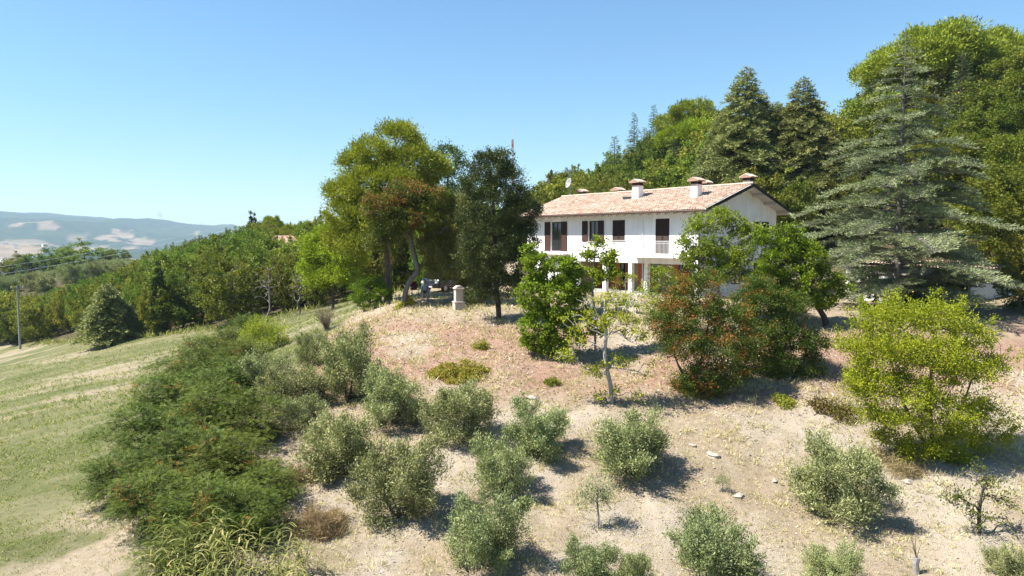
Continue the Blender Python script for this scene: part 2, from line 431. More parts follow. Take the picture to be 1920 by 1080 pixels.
# ------------------------------------------------------------------ helpers: plants
def unit(a):
    return a / (np.linalg.norm(a, axis=-1, keepdims=True) + 1e-9)
def tubes(p0, p1, r0, r1, k=5):
    n = len(p0); d = unit(p1 - p0)
    ref = np.where(np.abs(d[:, 2:3]) < 0.9, np.array([[0, 0, 1.0]]), np.array([[1.0, 0, 0]]))
    a = unit(np.cross(d, ref)); b = np.cross(d, a)
    t = np.arange(k) * 2 * np.pi / k
    ring = a[:, None, :] * np.cos(t)[None, :, None] + b[:, None, :] * np.sin(t)[None, :, None]
    V = np.stack([p0[:, None] + ring * r0[:, None, None], p1[:, None] + ring * r1[:, None, None]], 1).reshape(-1, 3)
    j = np.arange(k); f = np.stack([j, (j + 1) % k, k + (j + 1) % k, k + j], 1)
    return V, (f[None] + (np.arange(n) * 2 * k)[:, None, None]).reshape(-1, 4)
def quads(pos, dr, nr, L, Wd):
    """one rhombic leaf per row"""
    s = unit(np.cross(dr, nr)); L = np.asarray(L)[..., None] * np.ones((len(pos), 1)); Wd = np.asarray(Wd)[..., None] * np.ones((len(pos), 1))
    m = pos + dr * L * 0.5
    V = np.stack([pos, m + s * Wd / 2, pos + dr * L, m - s * Wd / 2], 1).reshape(-1, 3)
    return V, np.arange(len(pos) * 4).reshape(-1, 4)
def join(parts):
    V = []; F = []; A = []; n = 0
    for p in parts:
        V.append(p[0]); F.append(p[1] + n); n += len(p[0])
        if len(p) > 2: A.append(p[2])
    return np.concatenate(V), np.concatenate(F), (np.concatenate(A) if A else None)
def lobe_points(rg, lobes, n, shell=0.4, inner=0.55):
    L = np.asarray(lobes, float)
    w = (L[:, 3] * L[:, 4] + L[:, 4] * L[:, 5] + L[:, 3] * L[:, 5]); w /= w.sum()
    out = np.zeros((0, 3)); dirs = np.zeros((0, 3))
    for _ in range(12):
        i = rg.choice(len(L), n * 2, p=w); d = unit(rg.normal(size=(n * 2, 3)))
        q = 1 - shell * rg.random(n * 2) ** 1.6
        p = L[i, :3] + d * L[i, 3:] * q[:, None]
        m = np.ones(len(p), bool)
        for l in L:
            m &= np.linalg.norm((p - l[:3]) / l[3:], axis=1) > inner
        out = np.r_[out, p[m]]; dirs = np.r_[dirs, unit(d[m] / L[i][m][:, 3:])]
        if len(out) >= n: break
    return out[:n], dirs[:n]
def skeleton(rg, trunk, targets, tr, tip=0.012, sag=0.12, zmin=0.0, expo=0.5, up=0.6):
    """grow limbs from a trunk line to every target; returns edge arrays"""
    T = [np.asarray(p, float) for p in trunk]; P = []
    for i in range(len(T) - 1):                                   # smooth the trunk line
        a, b, c, d = T[max(i - 1, 0)], T[i], T[i + 1], T[min(i + 2, len(T) - 1)]
        for f in (0, .34, .67): P.append(.5 * (2 * b + (c - a) * f + (2 * a - 5 * b + 4 * c - d) * f * f + (3 * b - a - 3 * c + d) * f ** 3))
    P.append(T[-1]); par = [-1] + list(range(len(P) - 1)); ntr = len(P)
    top = P[-1]
    order = np.argsort(np.min([np.linalg.norm(targets - p, axis=1) for p in P], axis=0))
    tips = []
    for t in targets[order]:
        A = np.array(P); d = np.linalg.norm(A - t, axis=1)
        cost = d + up * np.maximum(0, A[:, 2] - t[2] + 0.35 * d) + np.where(A[:, 2] < zmin, 3.0, 0)
        i = int(np.argmin(cost)); d = d[i]
        if d < 0.05: continue
        k = max(1, min(4, int(d / 0.45)))
        b = A[i]; perp = rg.normal(size=3) * 0.07 * d
        last = i
        for j in range(1, k + 1):
            f = j / k
            q = b + (t - b) * f + perp * math.sin(f * math.pi) + np.array([0, 0, sag * d]) * math.sin(f * math.pi)
            P.append(q); par.append(last); last = len(P) - 1
        tips.append(last)
    n = len(P); cnt = np.zeros(n)
    for t in tips: cnt[t] += 1
    for i in range(n - 1, -1, -1):
        if par[i] >= 0 and i >= ntr: cnt[par[i]] += cnt[i]
    for i in range(ntr - 1, 0, -1): cnt[i - 1] += cnt[i]
    rad = tip * np.maximum(cnt, 1) ** expo
    P = np.array(P)
    tz = np.linspace(1, 0, ntr)
    rad[:ntr] = np.maximum(tr * (0.25 + 0.75 * tz), np.minimum(rad[:ntr], tr)); rad[0] *= 1.35
    rad[ntr:] = np.minimum(rad[ntr:], tr * 0.7)
    c = np.arange(1, n); p = np.array(par)[1:]
    ext = unit(P[c] - P[p])
    r0 = np.minimum(rad[p], rad[c] * 1.6 + 0.004); r0 = np.where(c < ntr, rad[p], r0)
    return P[p] - ext * r0[:, None] * .3, P[c] + ext * rad[c][:, None] * .3, r0, rad[c]
def foliage(rg, C, D, n, cr, L, Wd, up=0.4, outw=0.6, flat=0.75, rnd=0.8, pin=0, cv=0.35, nup=0.6, vf=None, lo=0.0):
    """leaf clumps round the centres C with outward directions D"""
    m = len(C); k = np.maximum(1, (n * (0.6 + 0.8 * rg.random(m))).astype(int))
    i = np.repeat(np.arange(m), k); q = len(i)
    csz = cr * (0.65 + 0.7 * rg.random(m))
    off = rg.normal(size=(q, 3)) * 0.5; off[:, 2] *= flat
    pos = C[i] + off * csz[i][:, None]
    dr = unit(D[i] * outw + rg.normal(size=(q, 3)) * rnd + np.array([0, 0, up]))
    nr = unit(rg.normal(size=(q, 3)) + np.array([0, 0, nup]) + D[i] * 0.3)
    v = 0.5 + cv * (rg.random(m) - 0.5)[i] * 2 * 0.6 + (rg.random(q) - 0.5) * 0.55
    if vf is not None: v = vf(pos, v, rg, i)
    v = np.clip(v, lo, 1)
    sc = 0.7 + 0.6 * rg.random(q)
    if not pin:
        V, F = quads(pos, dr, nr, L * sc, Wd * sc)
        return V, F, v
    s = unit(np.cross(dr, nr)); parts = []
    for j in range(pin):
        f = (j + 1) / (pin + 0.5)
        base = pos + dr * (L * sc * f)[:, None] - np.array([0, 0, 1]) * (L * sc * f * f * 0.25)[:, None]
        for sg in (-1, 1):
            dd = unit(s * sg + dr * 0.45)
            V, F = quads(base, dd, nr, Wd * 1.9 * sc, Wd * sc); parts.append((V, F, v))
    return join(parts)
def tree_meshes(name, lobes, trunk, tr, mat, bark, seed, clumps=180, leaves=60, cr=0.4, L=0.12, Wd=0.07, limbs=110, shell=0.45, inner=0.55, stems=None,
                tip=0.012, k=5, zmin=None, sag=0.1, twigs=0, upb=0.6, shoots=None, **kw):
    rg = np.random.default_rng(seed)
    C, D = lobe_points(rg, lobes, clumps, shell, inner)
    lv = foliage(rg, C, D, leaves, cr, L, Wd, **kw)
    if shoots:
        ns, sl, sn = shoots
        o = C[(rg.random(len(C)) < .999) & (D[:, 2] > -.1)]; o = o[rg.integers(len(o), size=ns)]
        sd = unit(np.c_[rg.normal(size=(ns, 2)) * .35, np.ones(ns)] + unit(o - o.mean(0)) * .7)
        ln = sl * (.5 + rg.random(ns)); SC_ = np.concatenate([o + sd * (ln * f)[:, None] for f in (.35, .6, .85, 1.05)])
        lv = join([lv, foliage(rg, SC_, np.tile(sd, (4, 1)), sn, cr * .5, L, Wd, **kw)])
    crown = npmesh(name + '_crown', lv[0], lv[1], mat, lv[2])
    T = C[rg.permutation(len(C))[:limbs]]
    if twigs:
        E, _ = lobe_points(rg, [(l[0], l[1], l[2], l[3] * 1.06, l[4] * 1.06, l[5] * 1.06) for l in lobes], twigs, 0.5, 0.0); T = np.r_[T, E]
    parts = []
    if stems is None: stems = [trunk]
    own = np.argmin(np.stack([np.min(np.stack([np.linalg.norm(T - np.asarray(p), axis=1) for p in st[len(st) // 2:]]), 0) for st in stems]), 0)
    for si, st in enumerate(stems):
        t = T[own == si]
        if len(t) == 0: t = np.array([st[-1]]) + [[0, 0, .1]]
        e = skeleton(rg, st, t, tr if len(stems) == 1 else tr * 0.7, tip, sag, zmin if zmin is not None else st[0][2] + 0.2, up=upb)
        parts.append(tubes(*e, k=k))
    V, F, _ = join(parts)
    return npmesh(name + '_trunk', V, F, bark, smooth=True), crown
def plant(name, meshes, loc, rz=0.0, s=1.0, label=None, cat='tree', group=None, sz=None, tname='trunk', cname='crown', sink=0.08):
    o = empty(name, (loc[0], loc[1], loc[2] - sink), rz, label, cat, group)
    o.scale = (s, s, sz if sz else s)
    put(tname, meshes[0], o)
    if meshes[1]: put(cname, meshes[1], o)
    return o
def auto_lobes(rg, w, h, zb, n=9, r=0.36, top=0.8):
    """n lobes filling an egg of width w from height zb to h"""
    out = [(0, 0, zb + (h - zb) * 0.5, w * 0.30, w * 0.30, (h - zb) * 0.34)]
    for i in range(n):
        f = (i + 0.5) / n; z = zb + (h - zb) * (0.15 + 0.72 * f)
        ph = i * 2.4 + rg.random(); prof = math.sin(math.pi * (0.18 + top * 0.82 * f)) ** 0.7
        rr = w * (r * (0.75 + 0.5 * rg.random())) * (0.6 + 0.4 * prof); d = max(0, w * 0.5 * prof - rr * 0.85)
        out.append((d * math.cos(ph), d * math.sin(ph), z, rr, rr, rr * 0.8))
    return out
def wob(rg, h, lean=(0, 0), n=6, a=0.08):
    """a slightly crooked trunk line up to height h"""
    return [(lean[0] * (i / n) + rg.normal() * a * (i > 0), lean[1] * (i / n) + rg.normal() * a * (i > 0), h * i / n) for i in range(n + 1)]
def px_lobes(base, rows):
    """lobes given by photograph pixels at the plant's own distance: (px, py, radius in metres, depth offset, flattening)"""
    out = []
    for px, py, r, dy, fl in rows:
        p = at(px, py, base[1] + dy)
        out.append((p[0] - base[0], dy, p[2] - base[2], r, r, r * fl))
    return out

# ------------------------------------------------------------------ the ground
def ground():
    rg = np.random.default_rng(1)
    na = 400; A = np.radians(np.linspace(-80, 80, na))
    r = [3.0]
    while r[-1] < 700: r.append(r[-1] * 1.0115 + 0.012)
    r = np.array(r); nr = len(r)
    X = (r[:, None] * np.sin(A)[None]).ravel(); Y = (r[:, None] * np.cos(A)[None]).ravel()
    Z = gz(X, Y)
    i = np.arange(nr - 1)[:, None] * na + np.arange(na - 1)[None]
    F = np.stack([i, i + 1, i + na + 1, i + na], -1).reshape(-1, 4)
    me = npmesh('ground', np.c_[X, Y, Z], F, None, smooth=True)
    fm = fieldmask(X, Y)
    # reddish crumbling earth on the bank under the terrace edge
    lx = (X - HA.x) * HU[0] + (Y - HA.y) * HU[1]
    e = sstep(-0.35, -0.9, Z) * sstep(-3.4, -2.2, Z) * sstep(26, 30, Y) * sstep(46, 41, Y) * (1 - fm)
    e = np.clip(e * sstep(.30, .58, fbm(X / 2.6, Y / 2.6, 21, 5)) * 1.1, 0, 1)
    wood = sstep(0, 3, Y - np.interp(X, [-130, -77, -60, -41, -28, -21, -15.8, -9, 0], [150, 106, 91, 75, 66, 64.5, 67, 62, 80])) * (X < 2)
    hill = sstep(3, 8, (X - HA.x) * HN[0] + (Y - HA.y) * HN[1] - 11)
    hill = np.maximum(hill, sstep(30, 36, X) * sstep(40, 46, Y))
    pale = sstep(0.52, 0.75, fbm(X / 3.3, Y / 3.3, 31, 4)) * (1 - fm)
    fe = np.interp(Y, FE_Y, FE_X); soil = fm * sstep(-5.5, -2.5, X - fe) * sstep(34, 22, Y); soil = np.clip(soil * 1.5 * sstep(.3, .6, fbm(X / 1.8, Y / 1.8, 35, 4)) + fm * .7 * sstep(.62, .72, fbm(X / 9 + Y / 14, Y / 3.0, 37, 4)), 0, 1)
    pale = np.maximum(pale, soil)
    col = np.stack([fm, e, np.maximum(wood, hill), pale], 1).astype(np.float32)
    a = me.attributes.new('zone', 'FLOAT_COLOR', 'POINT'); a.data.foreach_set('color', col.ravel())
    m, nt, out = newmat('hillside_ground')
    tc = N(nt, 'ShaderNodeTexCoord'); ob = tc.outputs['Object']
    at_ = N(nt, 'ShaderNodeAttribute', attribute_name='zone'); sp = N(nt, 'ShaderNodeSeparateColor'); nt.links.new(at_.outputs['Color'], sp.inputs[0])
    n1 = noise(nt, 0.55, 6, .65, ob); n2 = noise(nt, 5.5, 6, .7, ob); n3 = noise(nt, 26, 4, .7, ob)
    dry = ramp(nt, n1, [(.28, (.31, .24, .165)), (.5, (.39, .315, .225)), (.72, (.47, .395, .30))])
    dry = mixc(nt, 1, dry, ramp(nt, n2, [(.25, (.72, .70, .66)), (.5, (1, 1, 1)), (.75, (1.18, 1.17, 1.15))]), 'MULTIPLY')
    dry = mixc(nt, 1, dry, ramp(nt, n3, [(.3, (.78, .76, .74)), (.55, (1, 1, 1)), (.7, (1.15, 1.14, 1.12))]), 'MULTIPLY')
    # thin green flush in places
    gf = ramp(nt, noise(nt, 0.9, 5, .7, ob), [(.52, (0, 0, 0)), (.72, (1, 1, 1))])
    dry = mixc(nt, ramp(nt, gf, [(0, (0, 0, 0)), (1, (.4, .4, .4))]), dry, (.20, .19, .07))
    pal = mixc(nt, ramp(nt, at_.outputs['Alpha'], [(0, (0, 0, 0)), (1, (.6, .6, .6))]), dry, (.50, .44, .36))
    earth = ramp(nt, n2, [(.25, (.22, .128, .088)), (.5, (.35, .222, .160)), (.75, (.46, .325, .25))])
    c = mixc(nt, sp.outputs[1], pal, earth)
    # field: grey green sown grass in faint drilled lines, dry streaks running with the contour
    mp = N(nt, 'ShaderNodeMapping'); mp.inputs['Rotation'].default_value = (0, 0, R(62)); mp.inputs['Scale'].default_value = (.10, 1.0, 1)
    nt.links.new(ob, mp.inputs[0])
    st = noise(nt, 0.5, 6, .68, mp.outputs[0]); n4 = noise(nt, 0.13, 5, .6, ob)
    fg = ramp(nt, n4, [(.3, (.112, .126, .048)), (.5, (.145, .155, .064)), (.7, (.20, .19, .098))])
    fg = mixc(nt, ramp(nt, st, [(.46, (0, 0, 0)), (.70, (.6, .6, .6))]), fg, (.37, .31, .21))
    fg = mixc(nt, 1, fg, ramp(nt, n2, [(.25, (.78, .78, .76)), (.5, (1, 1, 1)), (.75, (1.15, 1.14, 1.1))]), 'MULTIPLY')
    fg = mixc(nt, 1, fg, ramp(nt, n3, [(.3, (.75, .75, .75)), (.7, (1.2, 1.2, 1.15))]), 'MULTIPLY')
    fg = mixc(nt, at_.outputs['Alpha'], fg, ramp(nt, n2, [(.3, (.30, .24, .165)), (.7, (.46, .38, .28))]))
    c = mixc(nt, sp.outputs[0], c, fg)
    duff = ramp(nt, n2, [(.3, (.055, .045, .025)), (.6, (.12, .10, .055)), (.8, (.24, .17, .11))])
    c = mixc(nt, sp.outputs[2], c, duff)
    c = mixc(nt, 1, c, (.74, .74, .74), 'MULTIPLY')
    p = N(nt, 'ShaderNodeBsdfPrincipled', Roughness=.95); p.inputs['Specular IOR Level'].default_value = .1
    nt.links.new(c, p.inputs['Base Color'])
    b = N(nt, 'ShaderNodeBump', Strength=.9, Distance=.05)
    ad = N(nt, 'ShaderNodeMath', op='ADD'); nt.links.new(n2, ad.inputs[0]); nt.links.new(n3, ad.inputs[1]); nt.links.new(ad.outputs[0], b.inputs['Height'])
    nt.links.new(b.outputs[0], p.inputs['Normal']); nt.links.new(p.outputs[0], out.inputs[0])
    me.materials.append(m)
    tag(put('ground', me), 'dry straw coloured hillside with olive slope and grassy field', kind='structure')
ground()

FIELDS = [(-36, 3500, 260, 170), (-35.6, 4600, 170, 120), (-33.6, 4500, 230, 90), (-34, 3900, 250, 80), (-32.3, 3550, 240, 90), (-31.5, 3200, 220, 70), (-30.2, 3900, 330, 110), (-29.6, 4400, 170, 130),
          (-27.9, 4300, 170, 110), (-26.5, 3700, 280, 100), (-25.2, 3900, 260, 70), (-23.8, 3200, 420, 180), (-27, 2900, 300, 100), (-21, 3400, 300, 130), (-22.5, 4700, 240, 60), (-20.3, 4900, 200, 60),
          (-38.5, 3000, 350, 200), (-43, 3600, 420, 220), (-48, 4200, 380, 200), (-31, 3300, 120, 80), (-18.5, 5100, 140, 50), (-24.9, 4900, 90, 50)]
def hills():
    na = 520; A = np.radians(np.linspace(-80, 60, na)); r = np.geomspace(650, 9500, 190); nr = len(r)
    X = (r[:, None] * np.sin(A)).ravel(); Y = (r[:, None] * np.cos(A)).ravel(); Z = farz(X, Y)
    t = sstep(230, 700, np.hypot(X, Y)); Z = np.where(t < 1, gz(X, Y, False) - 1.0, Z)
    f = np.zeros(len(X)); RR = np.hypot(X, Y); AA = np.arctan2(X, Y) * 3500; wx = (fbm(AA / 160, RR / 500, 61, 4) - .5) * 300; wy = (fbm(AA / 160, RR / 500, 71, 4) - .5) * 700
    for a, d, w, h in FIELDS:
        cx, cy = d * math.sin(R(a)), d * math.cos(R(a)); ux, uy = math.cos(R(a)), -math.sin(R(a))
        dx, dy = X + wx - cx, Y + wy - cy
        s = (dx * ux + dy * uy) / w; q = (dx * -uy + dy * ux) / (h * 4.5)
        f = np.maximum(f, sstep(1.08, .98, s * s * 10 + q * q * 8))
    f = np.maximum(f, .9 * sstep(.645, .66, fbm(AA / 110, RR / 600, 91, 4)) * sstep(4800, 3600, RR))
    Z = Z + (1 - f) * 9 * fbm(X / 45, Y / 45, 77, 2)
    i = np.arange(nr - 1)[:, None] * na + np.arange(na - 1)[None]
    me = npmesh('hills', np.c_[X, Y, Z], np.stack([i, i + 1, i + na + 1, i + na], -1).reshape(-1, 4), None, smooth=True)
    a = me.attributes.new('fld', 'FLOAT', 'POINT'); a.data.foreach_set('value', f.astype(np.float32))
    m, nt, out = newmat('distant_hills')
    tc = N(nt, 'ShaderNodeTexCoord'); ob = tc.outputs['Object']
    n1 = noise(nt, .004, 6, .6, ob); n2 = noise(nt, .03, 5, .7, ob)
    wd = ramp(nt, n1, [(.3, (.018, .036, .014)), (.55, (.035, .058, .02)), (.75, (.06, .08, .03))])
    wd = mixc(nt, 1, wd, ramp(nt, n2, [(.3, (.45, .45, .45)), (.7, (1.0, 1.0, 1.0))]), 'MULTIPLY')
    fd = ramp(nt, noise(nt, .006, 3, .5, ob), [(.3, (.15, .105, .065)), (.5, (.235, .175, .115)), (.7, (.18, .14, .08))])
    ah = N(nt, 'ShaderNodeAttribute', attribute_name='fld')
    c = mixc(nt, ah.outputs['Fac'], wd, fd)
    p = N(nt, 'ShaderNodeBsdfPrincipled', Roughness=1); p.inputs['Specular IOR Level'].default_value = 0
    nt.links.new(c, p.inputs['Base Color']); nt.links.new(p.outputs[0], out.inputs[0]); me.materials.append(m)
    tag(put('hills', me), 'wooded mountain ridge with pale harvested fields across the valley', kind='structure')
hills()
def haze():
    m, nt, out = newmat('haze_air')
    v = N(nt, 'ShaderNodeVolumePrincipled'); v.inputs['Color'].default_value = (.62, .82, 1, 1); v.inputs['Density'].default_value = 1.15e-4; v.inputs['Anisotropy'].default_value = 0.0
    nt.links.new(v.outputs[0], out.inputs['Volume'])
    o = MB().box(-11000, 11000, -300, 11000, -480, 330).build('haze', m)
    tag(o, 'thin blue summer haze filling the valley air', 'haze', kind='stuff')
haze()

# ------------------------------------------------------------------ the villa
RL, RW, HE, HR = 19.1, 10.8, 5.92, 7.78
SLP = (HR - HE) / (RW / 2)
WX0, WX1, WY0, WY1 = -RL + 0.6, -0.95, 0.75, RW - 0.75           # wall planes
def roofz(y):
    return HE + SLP * (y if y < RW / 2 else RW - y)
def tiles(name, parent, x0, x1, y0, y1, zf, seed, tw=0.21, tl=0.40):
    """rows of barrel tiles on one slope, built as one part"""
    rg = np.random.default_rng(seed); nx = int((x1 - x0) / tw); sgn = 1 if y1 > y0 else -1
    ny = int(abs(y1 - y0) / (tl * .78)) + 1
    V = []; F = []; A = []; n = 0; th = np.linspace(0, np.pi, 5)
    ca, sa = np.cos(th), np.sin(th)
    for j in range(ny):
        ya = y0 + sgn * (j * tl * .78 - .06); yb = ya + sgn * tl
        if (yb - y1) * sgn > 0.12: yb = y1 + sgn * .05
        for i in range(nx):
            xc = x0 + (i + .5) * tw + rg.normal() * .007; jy = rg.normal() * .012; r = tw * .47 * (1 + rg.normal() * .05); lift = 0.012 + rg.random() * .016
            for (y, rr, up) in ((ya + jy, r, .035 + lift), (yb + jy, r * .86, .0 + lift)):
                V.append(np.c_[xc - ca * rr, np.full(5, y), zf(y) + sa * rr * .62 + up - .01])
            for k in range(4): F.append((n + k, n + k + 1, n + 5 + k + 1, n + 5 + k))
            v = rg.random() ** 1.0 * .75 + .25 * vnoise(np.array([xc * .9]), np.array([ya * 1.2]), 5)[0]
            A += [v] * 4; n += 10
    me = npmesh(name, np.concatenate(V), np.array(F), M['tile'], A, smooth=False)
    return put(name, me, parent, kind='stuff')
def villa():
    H = empty('villa', (HA.x, HA.y, 0), HTH, 'white two storey villa with terracotta tiled roof and brown shutters', 'house')
    # ---- walls, a shell 0.3 m thick with real openings: built from piers and bands
    T = 0.3
    win = [(-16.25 + .75, -14.25, 3.05, 5.42), (-11.23, -10.16, 3.85, 5.42), (-8.70, -7.47, 3.95, 5.42), (-4.66, -3.45, 2.98, 5.44)]
    b = MB()
    xs = WX0
    for (a, c, z0, z1) in win:
        b.box(xs, a, WY0, WY0 + T, 2.72, 6.12); b.box(a, c, WY0, WY0 + T, z1, 6.12)
        if z0 > 2.73: b.box(a, c, WY0, WY0 + T, 2.72, z0)
        xs = c
    b.box(xs, WX1, WY0, WY0 + T, 2.72, 6.12)
    b.box(WX0, -12.6, WY0, WY0 + T, -.6, 2.717)                      # solid ground floor left of the porch
    b.build('wall', M['white'], H)
    for x0, x1, lab in ((WX1 - T, WX1, 1), (WX0, WX0 + T, 0)):
        g = MB(); ys = [WY0 + T + .002, WY1]
        g.prism([(ys[0], -.6), (ys[1], -.6), (ys[1], roofz(WY1) - .1), (RW / 2, HR - .1), (ys[0], roofz(ys[0]) - .1)], 0, x0 if lab else x0 + .002, x1 - (.002 if lab else 0))
        g.build('gable_wall', M['white'], H)
    MB().box(WX0, WX1, WY1 - T, WY1, -.6, 6.1).build('back_wall', M['white'], H)
    p = MB().box(-12.6, WX1 - T, 3.3, 3.5, -.3, 2.6); p.box(-12.8, -12.6, WY0 + T, 3.5, -.3, 2.6); p.build('porch_wall', M['ochre'], H)
    MB().box(-12.6, WX1 - T, WY0 + .02, 3.3, 2.60, 2.715).build('porch_ceiling', M['ochre'], H)
    MB().box(-12.6, WX1 - .002, WY0 - .002, WY0 + T, 2.30, 2.718).build('porch_beam', M['white'], H, .01)
    MB().box(-13.2, WX1 + .3, -.35, 3.3, -.6, .14).build('porch_floor', M['concrete'], H, .02)
    for x in (-12.45, -9.5, -6.95, -5.5, -1.15):
        MB().box(x - .17, x + .17, WY0 + .0, WY0 + .32, .1, 2.33).build('pillar', M['white'], H, .012)
    # porch doors and glazing
    for x0, x1 in ((-12.2, -10.6), (-10.2, -8.8), (-7.9, -6.2), (-4.6, -2.8)):
        d = MB()
        for xa, xb in ((x0, x0 + .1), ((x0 + x1) / 2 - .06, (x0 + x1) / 2 + .06), (x1 - .1, x1)): d.box(xa, xb, 3.18, 3.3, .14, 2.35)
        d.box(x0, x1, 3.185, 3.3, 2.25, 2.36); d.box(x0 + .1, x1 - .1, 3.2, 3.3, .14, .75); d.box(x0 + .1, x1 - .1, 3.2, 3.3, 1.35, 1.43)
        dd = d.build('porch_door', M['wood'], H)
        MB().box(x0 + .1, x1 - .1, 3.25, 3.27, .75, 2.25).build('pane', M['glass'], dd)
        MB().box(x0 + .02, x0 + .45, 2.75, 2.8, .14, 2.3).build('door_leaf', M['wood'], dd)
    # ---- upper windows with shutters
    def slats(m, x0, x1, y, z0, z1):
        m.box(x0, x0 + .05, y - .04, y, z0, z1); m.box(x1 - .05, x1, y - .04, y, z0, z1)
        m.box(x0 + .05, x1 - .05, y - .038, y - .002, z0, z0 + .07); m.box(x0 + .05, x1 - .05, y - .038, y - .002, z1 - .07, z1)
        n = int((z1 - z0 - .14) / .055)
        for i in range(n):
            z = z0 + .07 + (i + .15) * (z1 - z0 - .14) / n
            m.add([(x0 + .05, y - .034, z), (x1 - .05, y - .034, z), (x1 - .05, y - .008, z + .045), (x0 + .05, y - .008, z + .045), (x0 + .05, y - .028, z - .004), (x1 - .05, y - .028, z - .004), (x1 - .05, y - .002, z + .041), (x0 + .05, y - .002, z + .041)],
                  [(0, 1, 2, 3), (4, 7, 6, 5), (0, 4, 5, 1), (2, 6, 7, 3), (0, 3, 7, 4), (1, 5, 6, 2)])
        m.box(x0 + .05, x1 - .05, y - .004, y - .001, z0 + .07, z1 - .07)
    kinds = ['open', 'open', 'shut', 'shut']
    for (a, c, z0, z1), kd in zip(win, kinds):
        f = MB(); yf = WY0 + .16
        for xa, xb in ((a, a + .07), ((a + c) / 2 - .04, (a + c) / 2 + .04), (c - .07, c)): f.box(xa, xb, yf, yf + .07, z0, z1)
        f.box(a + .07, c - .07, yf + .002, yf + .068, z1 - .07, z1); f.box(a + .07, c - .07, yf + .002, yf + .068, z0, z0 + .09)
        w = f.build('window', M['shutter'], H)
        MB().box(a + .05, c - .05, yf + .03, yf + .04, z0 + .05, z1 - .05).build('pane', M['glass'], w)
        if z0 > 3.2: MB().box(a - .06, c + .06, WY0 - .06, WY0 + .12, z0 - .06, z0 - .002).build('sill', M['stone'], w)
        if kd == 'open':
            hw = (c - a) / 2 + .06
            for x0, x1 in ((a - hw - .02, a - .02), (c + .02, c + hw + .02)):
                s = MB(); slats(s, x0, x1, WY0 - .01, z0, z1); s.build('shutter', M['shutter_red'], w)
        else:
            for x0, x1 in ((a + .005, (a + c) / 2 - .008), ((a + c) / 2 + .008, c - .005)):
                s = MB(); slats(s, x0, x1, WY0 + .05, z0 + .01, z1 - .01); s.build('shutter', M['shutter'], w)
    # gable side windows
    for ya, yb, z0, z1 in ((7.0, 7.75, 3.6, 5.25), (8.15, 9.0, 3.6, 5.25), (4.4, 5.4, .9, 2.3), (7.2, 8.2, .9, 2.3)):
        f = MB()
        for y0, y1 in ((ya, ya + .07), (yb - .07, yb), ((ya + yb) / 2 - .03, (ya + yb) / 2 + .03)): f.box(WX1 - .01, WX1 + .05, y0, y1, z0, z1)
        f.box(WX1 - .01, WX1 + .048, ya + .07, yb - .07, z1 - .07, z1); f.box(WX1 - .01, WX1 + .048, ya + .07, yb - .07, z0, z0 + .07)
        w = f.build('window', M['shutter'], H); MB().box(WX1 + .004, WX1 + .012, ya + .05, yb - .05, z0 + .05, z1 - .05).build('pane', M['glass'], w)
    # ---- balcony
    bx0, bx1, by = -6.35, -1.75, -.25
    MB().box(bx0, bx1, by, WY0 - .003, 2.74, 2.90).build('balcony_slab', M['white'], H, .012)
    rl = MB()
    for z in (3.86, 3.00): rl.box(bx0, bx1, by + .04, by + .07, z, z + .035)
    rl.box(bx0, bx1, by + .04, by + .07, 3.72, 3.74)
    for xx in (bx0, bx1 - .03):
        for z in (3.86, 3.00): rl.box(xx, xx + .03, by + .07, WY0, z, z + .035)
        for k in range(1, 8): rl.box(xx + .008, xx + .022, by + .06 + k * .115, by + .074 + k * .115, 3.0, 3.86)
    r = rl.build('balcony_railing', M['whitemetal'], H)
    me = MB().box(-.009, .009, -.009, .009, 3.0, 3.87).mesh('baluster', M['whitemetal'])
    n = 42
    for i in range(n + 1):
        o = put('baluster', me, r, (bx0 + .015 + (bx1 - bx0 - .03) * i / n, by + .055, 0))
    MB().box(-16.6, -13.2, by + .2, WY0 - .003, 2.8, 2.94).build('balcony_slab', M['white'], H, .012)
    # ---- roof: boarded slab, rafters, tiles, ridge, gutter, chimneys
    rf = MB()
    th = .12
    rf.prism([(0, HE - th), (RW / 2, HR - th), (RW, HE - th), (RW, HE - .004), (RW / 2, HR - .004), (0, HE - .004)], 0, -RL, 0)
    roof = rf.build('roof', M['soffit'], H)
    raf = MB().prism([(0.08, HE - th - .16 + .08 * SLP), (WY0, HE - th - .18 + WY0 * SLP), (WY0, HE - th - .004 + WY0 * SLP), (0.08, HE - th - .004 + .08 * SLP)], 0, -.05, .05).mesh('rafter', M['beam'])
    for i in range(26): put('rafter', raf, roof, (-RL + .35 + i * (RL - .7) / 25, 0, 0))
    for y in (.75, 2.4, 4.0, 5.4, 6.8, 8.4, 10.05):
        z = roofz(y) - th - .005
        MB().box(WX1 - .1, -.06, y - .06, y + .06, z - .16, z - (.0 if abs(y - 5.4) > .1 else .02)).build('purlin', M['beam'], roof)
    vb = MB(); e = .035
    vb.prism([(-.03, HE - th - .06), (RW / 2, HR - th - .06), (RW + .03, HE - th - .06), (RW + .03, HE + .05), (RW / 2, HR + .05), (-.03, HE + .05)], 0, .003, .003 + e)
    vb.build('verge_board', M['darkmetal'], roof)
    tiles('roof_tiles', roof, -RL, 0, -.04, RW / 2, lambda y: HE + SLP * y, 4)
    tiles('roof_tiles', roof, -RL, 0, RW + .04, RW / 2, lambda y: HE + SLP * (RW - y), 5, .26, .5)
    rm = MB(); th_ = [math.pi * i / 6 for i in range(7)]
    rm.prism([(.13 * math.cos(t), .1 * math.sin(t)) for t in th_], 0, -.22, .22)
    rme = rm.mesh('ridge_tile', M['tile'])
    rme.attributes.new('v', 'FLOAT', 'FACE').data.foreach_set('value', np.full(len(rme.polygons), .6, np.float32))
